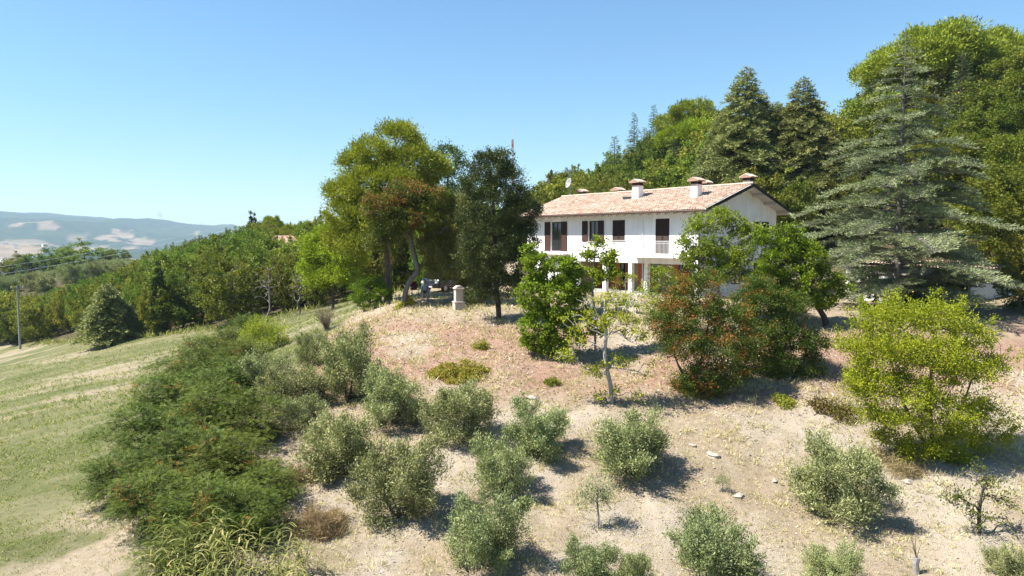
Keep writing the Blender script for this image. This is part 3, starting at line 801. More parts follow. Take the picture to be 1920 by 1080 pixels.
    for i in range(48): put('ridge_tile', rme, roof, (-RL + .2 + i * .397, RW / 2 + random.uniform(-.01, .01), HR + .05 + random.uniform(0, .015)))
    gt = MB().tube([(-RL, -.10, HE - .06), (0, -.10, HE - .06)], .065, 8); gt.build('gutter', M['gutter'], roof)
    MB().tube([(-.98, -.10, HE - .08), (-.98, WY0 - .07, HE - .55), (-.98, WY0 - .07, .2)], .045, 8).build('downpipe', M['gutter'], H)
    MB().tube([(-5.72, -.10, HE - .08), (-5.72, WY0 - .07, HE - .55), (-5.72, WY0 - .07, .2)], .03, 8).build('downpipe', M['whitemetal'], H)
    def chimney(x, y, h, w, lean=1):
        zb = roofz(y) - .25; zt = roofz(y) + h - .42
        c = MB().box(x - w / 2, x + w / 2, y - w / 2, y + w / 2, zb, zt).build('chimney', M['white'], roof, .01)
        pm = MB()
        for sx in (-1, 1):
            for sy in (-1, 1):
                pm.box(x + sx * (w / 2 - .07) - .06, x + sx * (w / 2 - .07) + .06, y + sy * (w / 2 - .07) - .06, y + sy * (w / 2 - .07) + .06, zt, zt + .17)
        pm.box(x - w / 2 - .08, x + w / 2 + .08, y - w / 2 - .08, y + w / 2 + .08, zt - .05, zt + .012)
        pm.box(x - w / 2 + .1, x + w / 2 - .1, y - w / 2 + .1, y + w / 2 - .1, zt, zt + .15)
        pm.build('chimney_vent', M['shutter'], c)
        q = w / 2 + .17
        cap = MB().prism([(x - q, zt + .165), (x + q, zt + .165), (x + q, zt + .2), (x, zt + .40), (x - q, zt + .2)], 1, y - q, y + q).build('chimney_cap', M['farroof'], c)
        rg = np.random.default_rng(int(abs(x) * 100)); V = []; F = []; A = []; n = 0
        thh = np.linspace(0, np.pi, 5)
        for sg in (-1, 1):
            for i in range(5):
                yc = y - q + (i + .5) * 2 * q / 5
                for xx, zz in ((x + sg * (q + .04), zt + .205), (x - sg * .03, zt + .435)):
                    V.append(np.c_[np.full(5, xx), yc + np.cos(thh) * q / 5, zz + np.sin(thh) * .06])
                F += [(n + k, n + k + 1, n + 6 + k, n + 5 + k) for k in range(4)]; A += [rg.random()] * 4; n += 10
        put('cap_tiles', npmesh('cap_tiles', np.concatenate(V), np.array(F), M['tile'], A), c, kind='stuff')
    for a in ((-8.75, 3.6, 1.40, .62), (-2.95, 3.0, 1.32, .58), (-.62, 5.75, .85, .55), (-4.7, 6.5, 1.0, .5), (-17.4, 6.3, .95, .5), (-13.2, 6.3, .85, .6)): chimney(*a)
    MB().box(-9.9, -9.3, 3.15, 3.75, roofz(3.4) - .1, roofz(3.4) + .2).build('skylight', M['glass'], roof, .02)
    # aerial mast with dish
    ax, ay = -18.05, 5.4
    A = empty('roof_aerial', (HA.x + HU[0] * ax + HN[0] * ay, HA.y + HU[1] * ax + HN[1] * ay, HR + .05), 0.3, 'television aerial with grey satellite dish on the villa ridge', 'aerial')
    MB().tube([(0, 0, -.1), (0, 0, 2.35)], .035, 6).build('mast', M['greymetal'], A)
    ya = MB().tube([(-.85, -.1, 2.2), (.15, .02, 2.22)], .014, 5)
    for i in range(7):
        x = -.8 + i * .14; ya.tube([(x, -.35 - .1, 2.2 + .02 * i), (x, .25, 2.2)], .009, 4)
    ya.build('yagi_boom', M['greymetal'], A)
    ds = MB(); k = 16; V = [(0, 0, 0)]; F = []
    for j, rr in enumerate((.18, .34, .46)):
        for i in range(k):
            t = 2 * math.pi * i / k; V.append((rr * .92 * math.cos(t), -.55 * rr * rr, rr * math.sin(t)))
    for i in range(k): F.append((0, 1 + i, 1 + (i + 1) % k))
    for j in range(2):
        for i in range(k): F.append((1 + j * k + i, 1 + (j + 1) * k + i, 1 + (j + 1) * k + (i + 1) % k, 1 + j * k + (i + 1) % k))
    ds.add(V, F)
    dm = ds.mesh('dish', M['polegrey'], smooth=True); d = put('dish', dm, A, (-.14, -.12, 1.1)); d.rotation_euler = (R(-18), 0, R(-78))
    md = d.modifiers.new('thick', 'SOLIDIFY'); md.thickness = .015
    MB().tube([(-.05, -.12, .75), (-.62, -.5, .92)], .014, 5).build('feed_arm', M['greymetal'], A)
    MB().box(-.68, -.58, -.56, -.46, .88, .98).build('feed_horn', M['greymetal'], A, .01)
villa()

# ------------------------------------------------------------------ olive trees on the dry slope
def olive_protos():
    out = []
    for i in range(6):
        rg = np.random.default_rng(100 + i); ns = 3 + i % 3
        stems = []; lobes = [(0, 0, 1.05, .62, .62, .6)]
        for s in range(ns):
            a = s * 2 * math.pi / ns + rg.random() * .8; d = .30 + .25 * rg.random(); h = 1.45 + .5 * rg.random()
            stems.append([(0.05 * math.cos(a), .05 * math.sin(a), 0), (d * .45 * math.cos(a), d * .45 * math.sin(a), .35), (d * math.cos(a), d * math.sin(a), .9), (d * 1.25 * math.cos(a), d * 1.25 * math.sin(a), h * .8)])
            lobes.append((d * 1.5 * math.cos(a), d * 1.5 * math.sin(a), h, .50 + .16 * rg.random(), .50 + .16 * rg.random(), .55 + .2 * rg.random()))
            lobes.append((d * 2.0 * math.cos(a + .5), d * 2.0 * math.sin(a + .5), .75 + .3 * rg.random(), .46, .46, .42)); lobes.append((d * 1.5 * math.cos(a + 1.0), d * 1.5 * math.sin(a + 1.0), .48, .40, .40, .32))
        out.append(tree_meshes('olive', lobes, None, .09, M['olive'], M['bark'], 200 + i, clumps=120, leaves=180, cr=.27, L=.10, Wd=.027, limbs=110, shell=.8, inner=.25,
                               stems=stems, tip=.0045, k=4, up=.75, outw=.5, flat=1.3, rnd=.6, cv=.5, nup=.6, shoots=(46, .34, 26)))
    return out
OLP = olive_protos()
def extent(me):
    v = np.zeros(len(me.vertices) * 3, np.float32); me.vertices.foreach_get('co', v); v = v.reshape(-1, 3)
    return (np.percentile(np.hypot(v[:, 0], v[:, 1]), 97) * 2, np.percentile(v[:, 2], 99.7))
OLE = [extent(p[1]) for p in OLP]
OLIVES = [  # bearing px, base py, width px, height px, words that single it out
    (492, 742, 120, 90, 'broad olive tree at the far left end, beside the thicket'),
    (556, 764, 125, 95, 'rounded olive tree in front of the far left olive'),
    (582, 690, 62, 75, 'narrow upright olive tree farthest up the olive slope'),
    (655, 748, 118, 140, 'tallest olive tree with dark trunk showing near the upper left row'),
    (740, 795, 125, 110, 'olive tree third along the upper row, below the bare earth bank'),
    (866, 828, 138, 118, 'full round olive tree in the middle of the upper row'),
    (1008, 858, 128, 112, 'olive tree below the yellow green ground plants, right of the full round one'),
    (1182, 888, 170, 128, 'wide dense olive tree below the half bare tree'),
    (572, 800, 95, 66, 'low small olive bush against the thicket edge'),
    (640, 893, 150, 130, 'olive tree in the second row nearest the thicket'),
    (745, 968, 172, 155, 'open double crowned olive tree with gap showing ground'),
    (935, 925, 122, 112, 'upright olive tree directly behind the big front olive'),
    (908, 1064, 165, 152, 'big front olive tree at the bottom centre of the slope'),
    (1330, 1084, 170, 150, 'dense olive tree cut by the bottom edge, right of centre'),
    (1578, 970, 178, 155, 'wide olive tree standing alone on the lower right slope'),
    (1108, 1100, 105, 95, 'olive top just entering the picture at the bottom centre'),
    (1192, 1108, 70, 90, 'small olive top beside another at the bottom edge'),
    (1562, 1104, 110, 92, 'olive top at the bottom edge below the lone wide olive'),
    (1898, 1102, 90, 90, 'olive top in the bottom right corner'),
]
for i, (px, py, w, h, lab) in enumerate(OLIVES):
    p = on_ground(px, py, 10); k = FPX / p[1]
    plant('olive_tree', OLP[i % 6], p, i * 1.7, w * 1.04 / k / OLE[i % 6][0], lab, 'olive tree', 'olive trees on the dry slope', sz=h / k * 1.0 / OLE[i % 6][1])
sp = tree_meshes('sparse_olive', [(0, 0, 1.2, .45, .45, .45), (.35, .1, .9, .35, .3, .3), (-.35, .1, 1.0, .32, .3, .35)], wob(np.random.default_rng(3), 1.2, (.1, 0), 5, .03), .035, M['olive'], M['bark_pale'], 31, clumps=90, leaves=26, cr=.2, L=.08, Wd=.02,
                 limbs=80, shell=.9, inner=0, tip=.004, k=4, up=.6, flat=1.2)
plant('young_olive_tree', sp, on_ground(1120, 992, 10), .5, 1.0, 'thin see-through young olive tree with slender stem', 'olive tree', 'olive trees on the dry slope')
plant('young_olive_tree', sp, on_ground(1355, 927, 10), 2.5, .45, 'tiny olive sapling on bare ground right of the wide dense olive', 'olive tree', 'olive trees on the dry slope')

# ------------------------------------------------------------------ thicket of robinias along the field edge
def robinias():
    P = []
    for i in range(4):
        rg = np.random.default_rng(300 + i)
        lobes = auto_lobes(rg, 3.0, 3.2, .35, 8, .33)
        stems = [[(0.1 * s, .06 * s, 0), (.2 * s + rg.normal() * .1, rg.normal() * .15, .9), (.42 * s, rg.normal() * .3, 1.9), (.5 * s, rg.normal() * .3, 2.6)] for s in (-1, 0, 1)]
        def vf(pos, v, rg, ci):
            red = vnoise(pos[:, 0] * 1.3 + i * 9, pos[:, 2] * 1.3 + pos[:, 1] * .7, 8) > .82
            return np.where(red & (rg.random(len(v)) < .45), .9 + .1 * rg.random(len(v)), np.minimum(v, .8))
        P.append(tree_meshes('robinia', lobes, None, .05, M['robinia'], M['bark'], 310 + i, clumps=170, leaves=30, cr=.42, L=.22, Wd=.028, limbs=130, shell=.7, inner=.35, stems=stems, tip=.006, k=4,
                             up=.1, outw=.8, rnd=.6, pin=4, flat=.6, vf=vf, nup=1.6, twigs=30))
    S = [(470, 640, 1.0), (430, 668, 1.0), (385, 690, 1.05), (455, 705, .95), (350, 735, 1.1), (425, 765, 1.05), (310, 790, 1.05), (390, 830, 1.1), (470, 830, .9), (270, 865, 1.05), (345, 905, 1.1), (435, 915, 1.0), (230, 940, .9), (505, 940, .72), (300, 990, 1.0), (395, 1005, .95), (470, 1010, .72), (340, 1075, .7)]
    for i, (px, py, s) in enumerate(S):
        p = on_ground(px, py, 9)
        plant('robinia_shrub', P[i % 4], p, i * 2.1, s * .98, 'dark green feathery robinia at the ' + ('upper end' if py < 720 else 'middle' if py < 880 else 'lower end') + ' of the thicket, ' + ('field side' if px < 330 + (900 - py) * .3 else 'olive side'), 'shrub', 'robinias of the thicket at the field edge', sz=s * (.62 if py > 900 else .70), sink=.25)
robinias()

# ------------------------------------------------------------------ trees round the terrace, one by one
def named(name, base, rows, trunk, tr, mat, bark, seed, label, cat='tree', ls=1.0, **kw):
    t = tree_meshes(name, px_lobes(base, [(a, b, r * ls, d, f) for a, b, r, d, f in rows]), trunk, tr, M[mat], M[bark], seed, **kw)
    return plant(name, t, base, 0, 1, label, cat)
def tl(base, pts):
    """trunk line from photograph pixels at the tree's own distance"""
    return [(0, 0, -.15)] + [tuple(np.array(at(px, py, base[1] + dy)) - np.array(base)) for px, py, dy in pts]

B = on_ground(728, 563)
named('umbrella_pine', B, [(742, 268, 1.5, .3, .75), (700, 285, 1.2, -.5, .75), (775, 300, 1.3, -.4, .75), (812, 312, 1.0, 0, .7), (668, 305, 1.05, .4, .75), (690, 345, 1.5, -.8, .7), (640, 358, 1.0, 0, .75), (740, 345, 1.5, -1.2, .7), (785, 350, 1.1, .6, .7),
      (645, 400, 1.05, -.6, .75), (690, 410, 1.3, -1.3, .65), (635, 440, .9, .3, .7), (668, 455, 1.0, -1, .6), (725, 395, 1.3, 1.0, .7), (770, 390, 1.2, 1.2, .7)],
      tl(B, [(728, 520, 0), (725, 470, 0), (722, 420, .1), (728, 360, .1), (738, 300, .2), (742, 270, .2)]), .27, 'pine', 'bark_pine', 401, 'tall Aleppo pine with billowing yellow green crown and straight dark trunk', 'pine tree', ls=1.12,
      clumps=1100, leaves=105, cr=.46, L=.19, Wd=.055, limbs=170, shell=.35, inner=.72, up=.55, outw=1.0, rnd=.55, flat=.8, zmin=2.6, tip=.014, cv=.35, nup=.2)
B = on_ground(757, 575)
def vred(pos, v, rg, ci):
    red = vnoise(pos[:, 0] * .9 + 3, pos[:, 2] * .9 + pos[:, 1] * .6, 18) > .60
    return np.where(red & (rg.random(len(v)) < .32), .84 + .16 * rg.random(len(v)), np.minimum(v, .76))
named('leaning_oak', B, [(720, 385, 1.1, -.5, .6), (765, 365, 1.2, -.2, .6), (815, 375, 1.1, 0, .6), (850, 395, .9, .2, .6), (790, 405, 1.2, -.6, .55), (735, 420, 1.0, -.3, .55), (705, 450, .7, 0, .5), (830, 430, .9, -.4, .6)],
      tl(B, [(760, 545, 0), (772, 520, 0), (783, 505, 0), (776, 475, .1), (770, 445, .1), (776, 410, 0)]), .19, 'redgreen', 'bark_grey', 402, 'leaning grey trunked oak with crown turning orange red, beside the pine', 'tree', ls=1.28,
      clumps=700, leaves=75, cr=.38, L=.11, Wd=.07, limbs=140, shell=.6, inner=.4, vf=vred, zmin=2.0, twigs=40, nup=1.0)
B = spot(866, 43.5)
named('holm_oak', B, [(850, 420, 1.2, -.3, .9), (880, 450, 1.3, -.6, .9), (835, 470, 1.2, 0, .8), (872, 500, 1.1, -.8, .75), (828, 500, .8, 0, .8), (905, 510, 1.0, -.6, .75), (885, 540, .7, -.9, .5), (808, 460, .8, .3, .8), (868, 390, 1.0, .2, .8)],
      tl(B, [(868, 530, 0), (866, 480, 0), (862, 430, 0)]), .17, 'holm2', 'bark_dark', 403, 'olive green oak whose low foliage hangs over the stone pillar', 'tree', ls=1.22,
      clumps=900, leaves=95, cr=.34, L=.10, Wd=.06, limbs=150, shell=.5, inner=.5, nup=.8, zmin=1.2, shoots=(60, .5, 30))
B = on_ground(936, 600)
named('holm_oak', B, [(925, 318, .95, 0, .95), (900, 345, .9, .2, .95), (955, 345, .95, -.2, 1), (925, 385, 1.25, -.3, 1), (975, 400, .95, 0, 1), (890, 420, .95, 0, 1), (930, 450, 1.3, -.5, .95), (985, 455, .8, 0, 1), (960, 495, 1.1, -.4, .9), (905, 495, 1.0, -.3, .9), (880, 470, .8, -.2, .9), (940, 535, .9, -.2, .6), (985, 510, .65, 0, .9), (900, 545, .6, -.2, .7), (912, 300, .5, 0, 1.1), (945, 300, .5, 0, 1.1)],
      tl(B, [(934, 570, 0), (930, 530, 0), (930, 480, 0), (926, 420, 0), (924, 350, 0)]), .17, 'holm', 'bark_dark', 404, 'dark upright holm oak at the edge of the bank, nearest the villa', 'tree', ls=1.15,
      clumps=980, leaves=95, cr=.30, L=.085, Wd=.05, limbs=170, shell=.5, inner=.5, nup=.8, zmin=1.3, shoots=(60, .5, 30))
B = spot(838, 60)
named('holm_oak', B, [(840, 300, 1.4, 0, 1), (860, 330, 1.4, 0, 1), (825, 340, 1.5, 0, 1), (845, 285, .9, 0, 1), (870, 380, 1.8, 0, 1), (830, 400, 1.8, 0, 1)], tl(B, [(838, 480, 0), (838, 400, 0), (840, 310, 0)]), .2, 'deep', 'bark_dark', 405, 'deep green tree top rising behind the pine and the dark holm oak', 'tree',
      clumps=260, leaves=60, cr=.5, L=.15, Wd=.09, limbs=90)
B = on_ground(694, 580)
named('laurel_bush', B, [(695, 540, .95, 0, .85), (675, 548, .75, -.2, .85), (715, 545, .75, .1, .85), (690, 565, .9, -.2, .5), (700, 525, .6, 0, .7)], tl(B, [(694, 565, 0), (694, 540, 0)]), .06, 'laurel', 'bark', 406, 'rounded dark green laurel bush at the foot of the pine', 'shrub',
      clumps=230, leaves=60, cr=.24, L=.085, Wd=.045, limbs=60, nup=.8)
B = spot(622, 60)
named('yellow_pine', B, [(640, 470, 1.6, -.8, .7), (600, 470, 1.3, 0, .7), (620, 440, 1.2, .2, .7), (585, 500, 1.1, 0, .7), (640, 510, 1.4, -1, .6), (600, 520, 1.1, -.5, .6), (660, 480, 1.2, 0, .7), (580, 455, .8, 0, .8)],
      tl(B, [(625, 540, 0), (622, 490, 0), (620, 440, 0)]), .15, 'stonepine', 'bark', 407, 'soft yellow green pine lower down left of the tall pine', 'pine tree',
      clumps=420, leaves=95, cr=.5, L=.22, Wd=.065, limbs=90, shell=.45, inner=.6, up=.3, outw=.9, rnd=.6, nup=.2)
B = on_ground(1032, 668)
named('ivy_clad_shrub', B, [(1005, 495, .55, 0, 1), (1040, 505, .7, 0, .95), (1000, 550, .7, -.1, 1.1), (1045, 560, .9, -.2, 1.0), (1010, 605, .75, -.1, 1), (1050, 615, .75, 0, .9), (1035, 645, .6, -.1, .6), (1075, 540, .6, .2, .9), (992, 470, .3, 0, 1.1), (1065, 500, .55, .1, .8), (1000, 640, .45, 0, .7)],
      tl(B, [(1030, 610, 0), (1028, 560, 0), (1025, 500, 0)]), .10, 'bright', 'bark', 408, 'tall ivy covered bright green shrub column at the brow of the bank', 'shrub',
      ls=1.12, clumps=640, leaves=62, cr=.20, L=.095, Wd=.075, limbs=100, shell=.4, inner=.6, nup=.9, outw=.8, up=-.1)
B = spot(1118, 33)
named('fig_tree', B, [(1120, 450, .30, 0, 1), (1105, 475, .40, 0, .9), (1140, 480, .40, 0, .9), (1085, 505, .45, 0, .8), (1120, 515, .45, -.1, .8), (1150, 505, .3, 0, .8), (1095, 540, .4, 0, .7), (1095, 585, .45, 0, .7), (1115, 615, .4, -.1, .7), (1085, 630, .4, 0, .7)],
      tl(B, [(1115, 580, 0), (1110, 530, 0), (1115, 480, 0), (1122, 440, 0)]), .06, 'bright', 'bark_pale', 409, 'light leafy fig tree with pale bare twigs before the villa wall', 'tree',
      clumps=180, leaves=30, cr=.24, L=.13, Wd=.085, limbs=90, shell=.9, inner=0, twigs=60, tip=.006, nup=1.2)
B = on_ground(1147, 757)
named('half_bare_tree', B, [(1110, 570, .7, 0, .7), (1165, 560, .7, 0, .7), (1190, 620, .7, 0, .6), (1090, 640, .6, 0, .6), (1140, 600, .8, -.2, .9), (1205, 560, .5, .1, .6), (1170, 680, .6, 0, .6), (1115, 690, .5, 0, .6), (1155, 730, .35, 0, .7), (1080, 600, .6, 0, .6), (1060, 660, .5, .1, .5), (1215, 690, .5, 0, .5), (1190, 735, .4, -.1, .5), (1120, 740, .35, 0, .5)],
      tl(B, [(1145, 720, 0), (1138, 690, 0), (1134, 655, 0), (1137, 620, 0), (1133, 585, 0), (1136, 550, 0)]), .085, 'elm', 'bark_dead', 410, 'half bare pale barked tree with sparse lime leaves on the bank', 'tree',
      clumps=125, leaves=28, cr=.24, L=.105, Wd=.06, limbs=90, shell=1, inner=0, twigs=280, tip=.005, k=4, nup=1.0, up=-.1)
B = spot(1300, 29)
VR = lambda thr, pr: (lambda pos, v, rg, ci: np.where((vnoise(pos[:, 0] * 3.1 + 3, pos[:, 2] * 3.1 + pos[:, 1] * 1.4, 28) > thr) & (rg.random(len(v)) < pr), .84 + .16 * rg.random(len(v)), np.minimum(v, .74)))
named('red_berried_bush', B, [(1270, 590, .9, 0, .8), (1320, 570, .9, .2, .8), (1365, 600, .9, .2, .8), (1290, 640, 1.0, -.3, .8), (1345, 650, 1.0, -.3, .8), (1395, 640, .8, 0, .8), (1250, 645, .6, 0, .8), (1310, 700, .85, -.4, .7), (1370, 695, .8, -.3, .6), (1265, 555, .5, .3, .8), (1395, 590, .6, .3, .8), (1240, 600, .6, 0, .8), (1285, 715, .6, -.3, .6), (1340, 720, .7, -.4, .5), (1410, 690, .6, -.2, .6), (1330, 520, .5, .4, .8), (1290, 525, .5, .4, .8)],
      None, .10, 'redgreen', 'bark', 411, 'large rounded bush flecked brick red in front of the villa', 'shrub', stems=[[(0, 0, -.1), (-.3, 0, .6), (-.7, 0, 1.5), (-.8, 0, 2.4)], [(.1, 0, -.1), (.3, .1, .7), (.5, .1, 1.7), (.7, .1, 2.8)], [(.2, 0, -.1), (.8, -.2, .6), (1.3, -.2, 1.5)]],
      clumps=820, leaves=80, cr=.30, L=.075, Wd=.042, limbs=150, shell=.6, inner=.4, vf=VR(.56, .52), twigs=20, nup=.9, tip=.006)
B = spot(1455, 31)
named('dark_green_bush', B, [(1430, 560, .9, .2, .8), (1480, 570, .9, .3, .8), (1440, 620, 1.0, -.2, .8), (1495, 630, .9, 0, .7), (1460, 670, .8, -.4, .6), (1520, 670, .5, 0, .6), (1400, 560, .7, .5, .8), (1505, 690, .5, -.3, .5), (1420, 530, .6, .3, .7), (1525, 640, .6, .1, .7), (1535, 695, .45, -.1, .5), (1450, 700, .6, -.3, .5), (1405, 660, .6, 0, .7)],
      None, .10, 'redgreen', 'bark', 412, 'darker green bush with few red leaves, right of the brick red flecked bush', 'shrub', stems=[[(0, 0, -.1), (-.3, 0, .6), (-.5, 0, 1.6), (-.5, .1, 2.4)], [(.1, 0, -.1), (.4, .1, .7), (.7, .1, 1.7)]],
      clumps=640, leaves=80, cr=.30, L=.08, Wd=.045, limbs=130, shell=.6, inner=.4, vf=VR(.80, .4), twigs=20, nup=.9, tip=.006)
B = spot(1245, 35)
named('acacia_bush', B, [(1240, 510, .7, 0, .7), (1270, 530, .7, 0, .7), (1215, 540, .6, 0, .8), (1250, 565, .8, -.2, .7), (1290, 560, .6, 0, .8), (1260, 595, .8, -.3, .6), (1225, 580, .5, -.2, .7)],
      tl(B, [(1248, 590, 0), (1250, 540, 0)]), .07, 'bright', 'bark_pale', 413, 'yellow green feathery bush before the balcony', 'shrub', clumps=190, leaves=40, cr=.28, L=.08, Wd=.045, limbs=110, shell=.8, inner=.15, twigs=30, tip=.006, nup=.9)
B = spot(1178, 37)
named('young_acacia', B, [(1165, 520, .45, 0, .8), (1185, 515, .4, 0, .8), (1150, 545, .35, 0, .8), (1195, 600, .6, -.1, .6), (1170, 590, .5, -.3, .6)],
      tl(B, [(1175, 570, 0), (1172, 520, 0)]), .04, 'elm', 'bark_pale', 423, 'small yellowing sapling between the porch pillars and the half bare tree', 'tree', clumps=75, leaves=30, cr=.22, L=.08, Wd=.045, limbs=60, shell=.9, inner=0, twigs=20, tip=.005)
B = spot(1350, 38)
named('walnut_tree', B, [(1310, 420, .75, 0, .8), (1355, 410, .8, .3, .8), (1395, 430, .8, .2, .8), (1330, 460, .9, -.3, .8), (1380, 475, .9, -.2, .8), (1300, 480, .7, 0, .8), (1350, 510, .9, -.3, .7), (1400, 510, .7, 0, .8), (1285, 450, .4, 0, .8), (1310, 520, .6, 0, .7)],
      tl(B, [(1348, 560, 0), (1345, 510, 0), (1350, 460, 0)]), .13, 'bright', 'bark_dead', 414, 'airy walnut with pale bare twigs in front of the shaded gable', 'tree',
      ls=1.12, clumps=460, leaves=44, cr=.27, L=.13, Wd=.062, limbs=150, shell=.9, inner=.1, twigs=170, tip=.006, nup=1.1, up=.0)
B = on_ground(1552, 612)
named('laurel_tree', B, [(1440, 450, .9, .3, .9), (1480, 445, .8, 0, .9), (1465, 490, 1.1, -.2, .9), (1515, 480, .95, 0, .9), (1440, 520, .9, .2, .9), (1500, 530, 1.0, -.3, .8), (1545, 520, .8, 0, .8), (1540, 560, .7, -.2, .6), (1470, 555, .8, -.2, .7), (1585, 540, .5, 0, .8), (1500, 455, .5, 0, .8)],
      tl(B, [(1545, 590, 0), (1528, 565, 0), (1510, 530, 0), (1490, 480, 0)]), .20, 'laurel', 'bark_dark', 415, 'glossy bright green tree at the villa corner with dark leaning trunk', 'tree',
      clumps=480, leaves=62, cr=.27, L=.12, Wd=.07, limbs=140, shell=.45, inner=.55, nup=.9, outw=.8)
B = on_ground(1745, 858)
named('field_elm', B, [(1640, 600, 1.0, .3, .6), (1700, 585, 1.1, .4, .6), (1765, 590, 1.1, .3, .6), (1825, 625, 1.0, .3, .6), (1620, 650, .9, 0, .6), (1680, 655, 1.2, -.5, .6), (1745, 660, 1.2, -.6, .6), (1810, 690, 1.1, -.3, .6), (1860, 680, .7, 0, .6), (1650, 715, 1.0, -.6, .5), (1715, 730, 1.1, -.9, .55), (1780, 760, 1.0, -.9, .55), (1845, 770, .8, -.2, .6), (1610, 730, .7, -.2, .5), (1875, 810, .5, -.2, .6), (1740, 790, .7, -.8, .5), (1680, 780, .7, -.8, .5), (1800, 810, .6, -.6, .6), (1690, 830, .5, -.6, .5), (1620, 690, .7, -.4, .6), (1590, 640, .5, .2, .6), (1640, 775, .7, -.7, .5), (1700, 845, .6, -.5, .5), (1790, 850, .6, -.3, .5), (1850, 830, .6, 0, .6), (1750, 830, .7, -.6, .5), (1660, 815, .5, -.4, .5)],
      None, .12, 'elm', 'bark', 416, 'wide yellow green field elm spreading over the right slope', 'tree',
      stems=[[(0, 0, -.1), (-.3, 0, .7), (-.9, .1, 1.8), (-1.3, .2, 3.0)], [(.1, 0, -.1), (.1, .1, .9), (.0, .2, 2.2), (.1, .3, 3.6)], [(.2, 0, -.1), (.5, 0, .8), (1.1, .1, 1.9), (1.5, .2, 2.9)], [(0, -.1, -.1), (-.2, -.4, .6), (-.6, -.8, 1.4)]],
      clumps=1000, leaves=85, cr=.32, L=.068, Wd=.042, limbs=200, shell=.75, inner=.3, twigs=160, tip=.0055, nup=.9, shoots=(110, .55, 26), ls=.9)
B = on_ground(1838, 1003, 10)
named('scrubby_sapling', B, [(1800, 930, .5, 0, .5), (1850, 900, .5, 0, .5), (1880, 930, .5, 0, .5), (1835, 960, .5, -.1, .6), (1900, 970, .4, 0, .5), (1780, 900, .3, 0, .5), (1840, 870, .3, .1, .6)],
      tl(B, [(1836, 980, 0), (1838, 940, 0), (1845, 905, 0)]), .07, 'oak', 'bark_dark', 417, 'scrubby thin leaved sapling low on the right edge', 'tree', clumps=75, leaves=18, cr=.2, L=.07, Wd=.045, limbs=70, shell=1, inner=0, twigs=90, tip=.0045, nup=.8)
B = on_ground(490, 662)
named('pale_green_willow', B, [(470, 625, .9, 0, .8), (515, 620, .9, 0, .8), (490, 605, .8, 0, .8), (500, 640, 1.0, -.3, .6), (455, 645, .6, 0, .6), (530, 640, .6, 0, .6)],
      None, .06, 'oakyel', 'bark', 418, 'light green open shrub at the upper end of the thicket', 'shrub', stems=[[(0.1 * s, 0, 0), (.4 * s, 0, .6), (.9 * s, 0, 1.3)] for s in (-1, 0.2, 1)], clumps=210, leaves=46, cr=.3, L=.09, Wd=.04, limbs=90, shell=.8, inner=.2, twigs=30, tip=.006)

# bare twiggy bush on the field corner, stump, brambles
def twig_bush(name, loc, w, h, n, mat, seed, label, r0=.012):
    rg = np.random.default_rng(seed); a = []; b = []; ra = []; rb = []
    for i in range(n):
        p = np.array([rg.normal() * .06, rg.normal() * .06, -.05]); ph = rg.random() * 6.28; t = rg.random() ** .6 * w / 2
        end = np.array([math.cos(ph) * t, math.sin(ph) * t, h * (.6 + .4 * rg.random())])
        q = p
        for j in range(1, 5):
            f = j / 4; nx = p + (end - p) * np.array([f ** 1.4, f ** 1.4, f]) + rg.normal(size=3) * .03
            a.append(q); b.append(nx); ra.append(r0 * (1.1 - f * .8)); rb.append(r0 * (1.1 - f * .8) * .8); q = nx
            if j >= 2:
                for _ in range(2):
                    e = q + (rg.normal(size=3) * .16 + np.array([0, 0, .14])) * h * .6; a.append(q); b.append(e); ra.append(r0 * .4); rb.append(r0 * .2)
    V, F = tubes(np.array(a), np.array(b), np.array(ra), np.array(rb), 3)
    o = put(name, npmesh(name, V, F, M[mat]), None, loc); return tag(o, label, 'bush')
twig_bush('broom_bush', on_ground(612, 620), 1.7, 1.5, 90, 'twig', 5, 'leafless reddish brown twig bush on the corner of the field', .014)
B = on_ground(1717, 1078, 9)
o = empty('tree_stump', B, 0, 'short grey cut stump with a few bare shoots at the bottom right', 'stump')
MB().tube([(0, 0, -.15), (.01, 0, .1), (-.02, 0, .3), (.01, .01, .46)], [.10, .085, .08, .095], 9).build('trunk', M['bark_pale'], o)
sh = MB()
for x, y, z in ((-.12, .02, 1.05), (-.02, .05, 1.3), (.1, -.03, .95), (-.2, 0, 1.2)): sh.tube([(0, 0, .42), (x * .4, y, .7), (x * .8, y, z * .85), (x, y, z)], [.013, .009, .006, .003], 4)
sh.build('shoots', M['twig'], o)
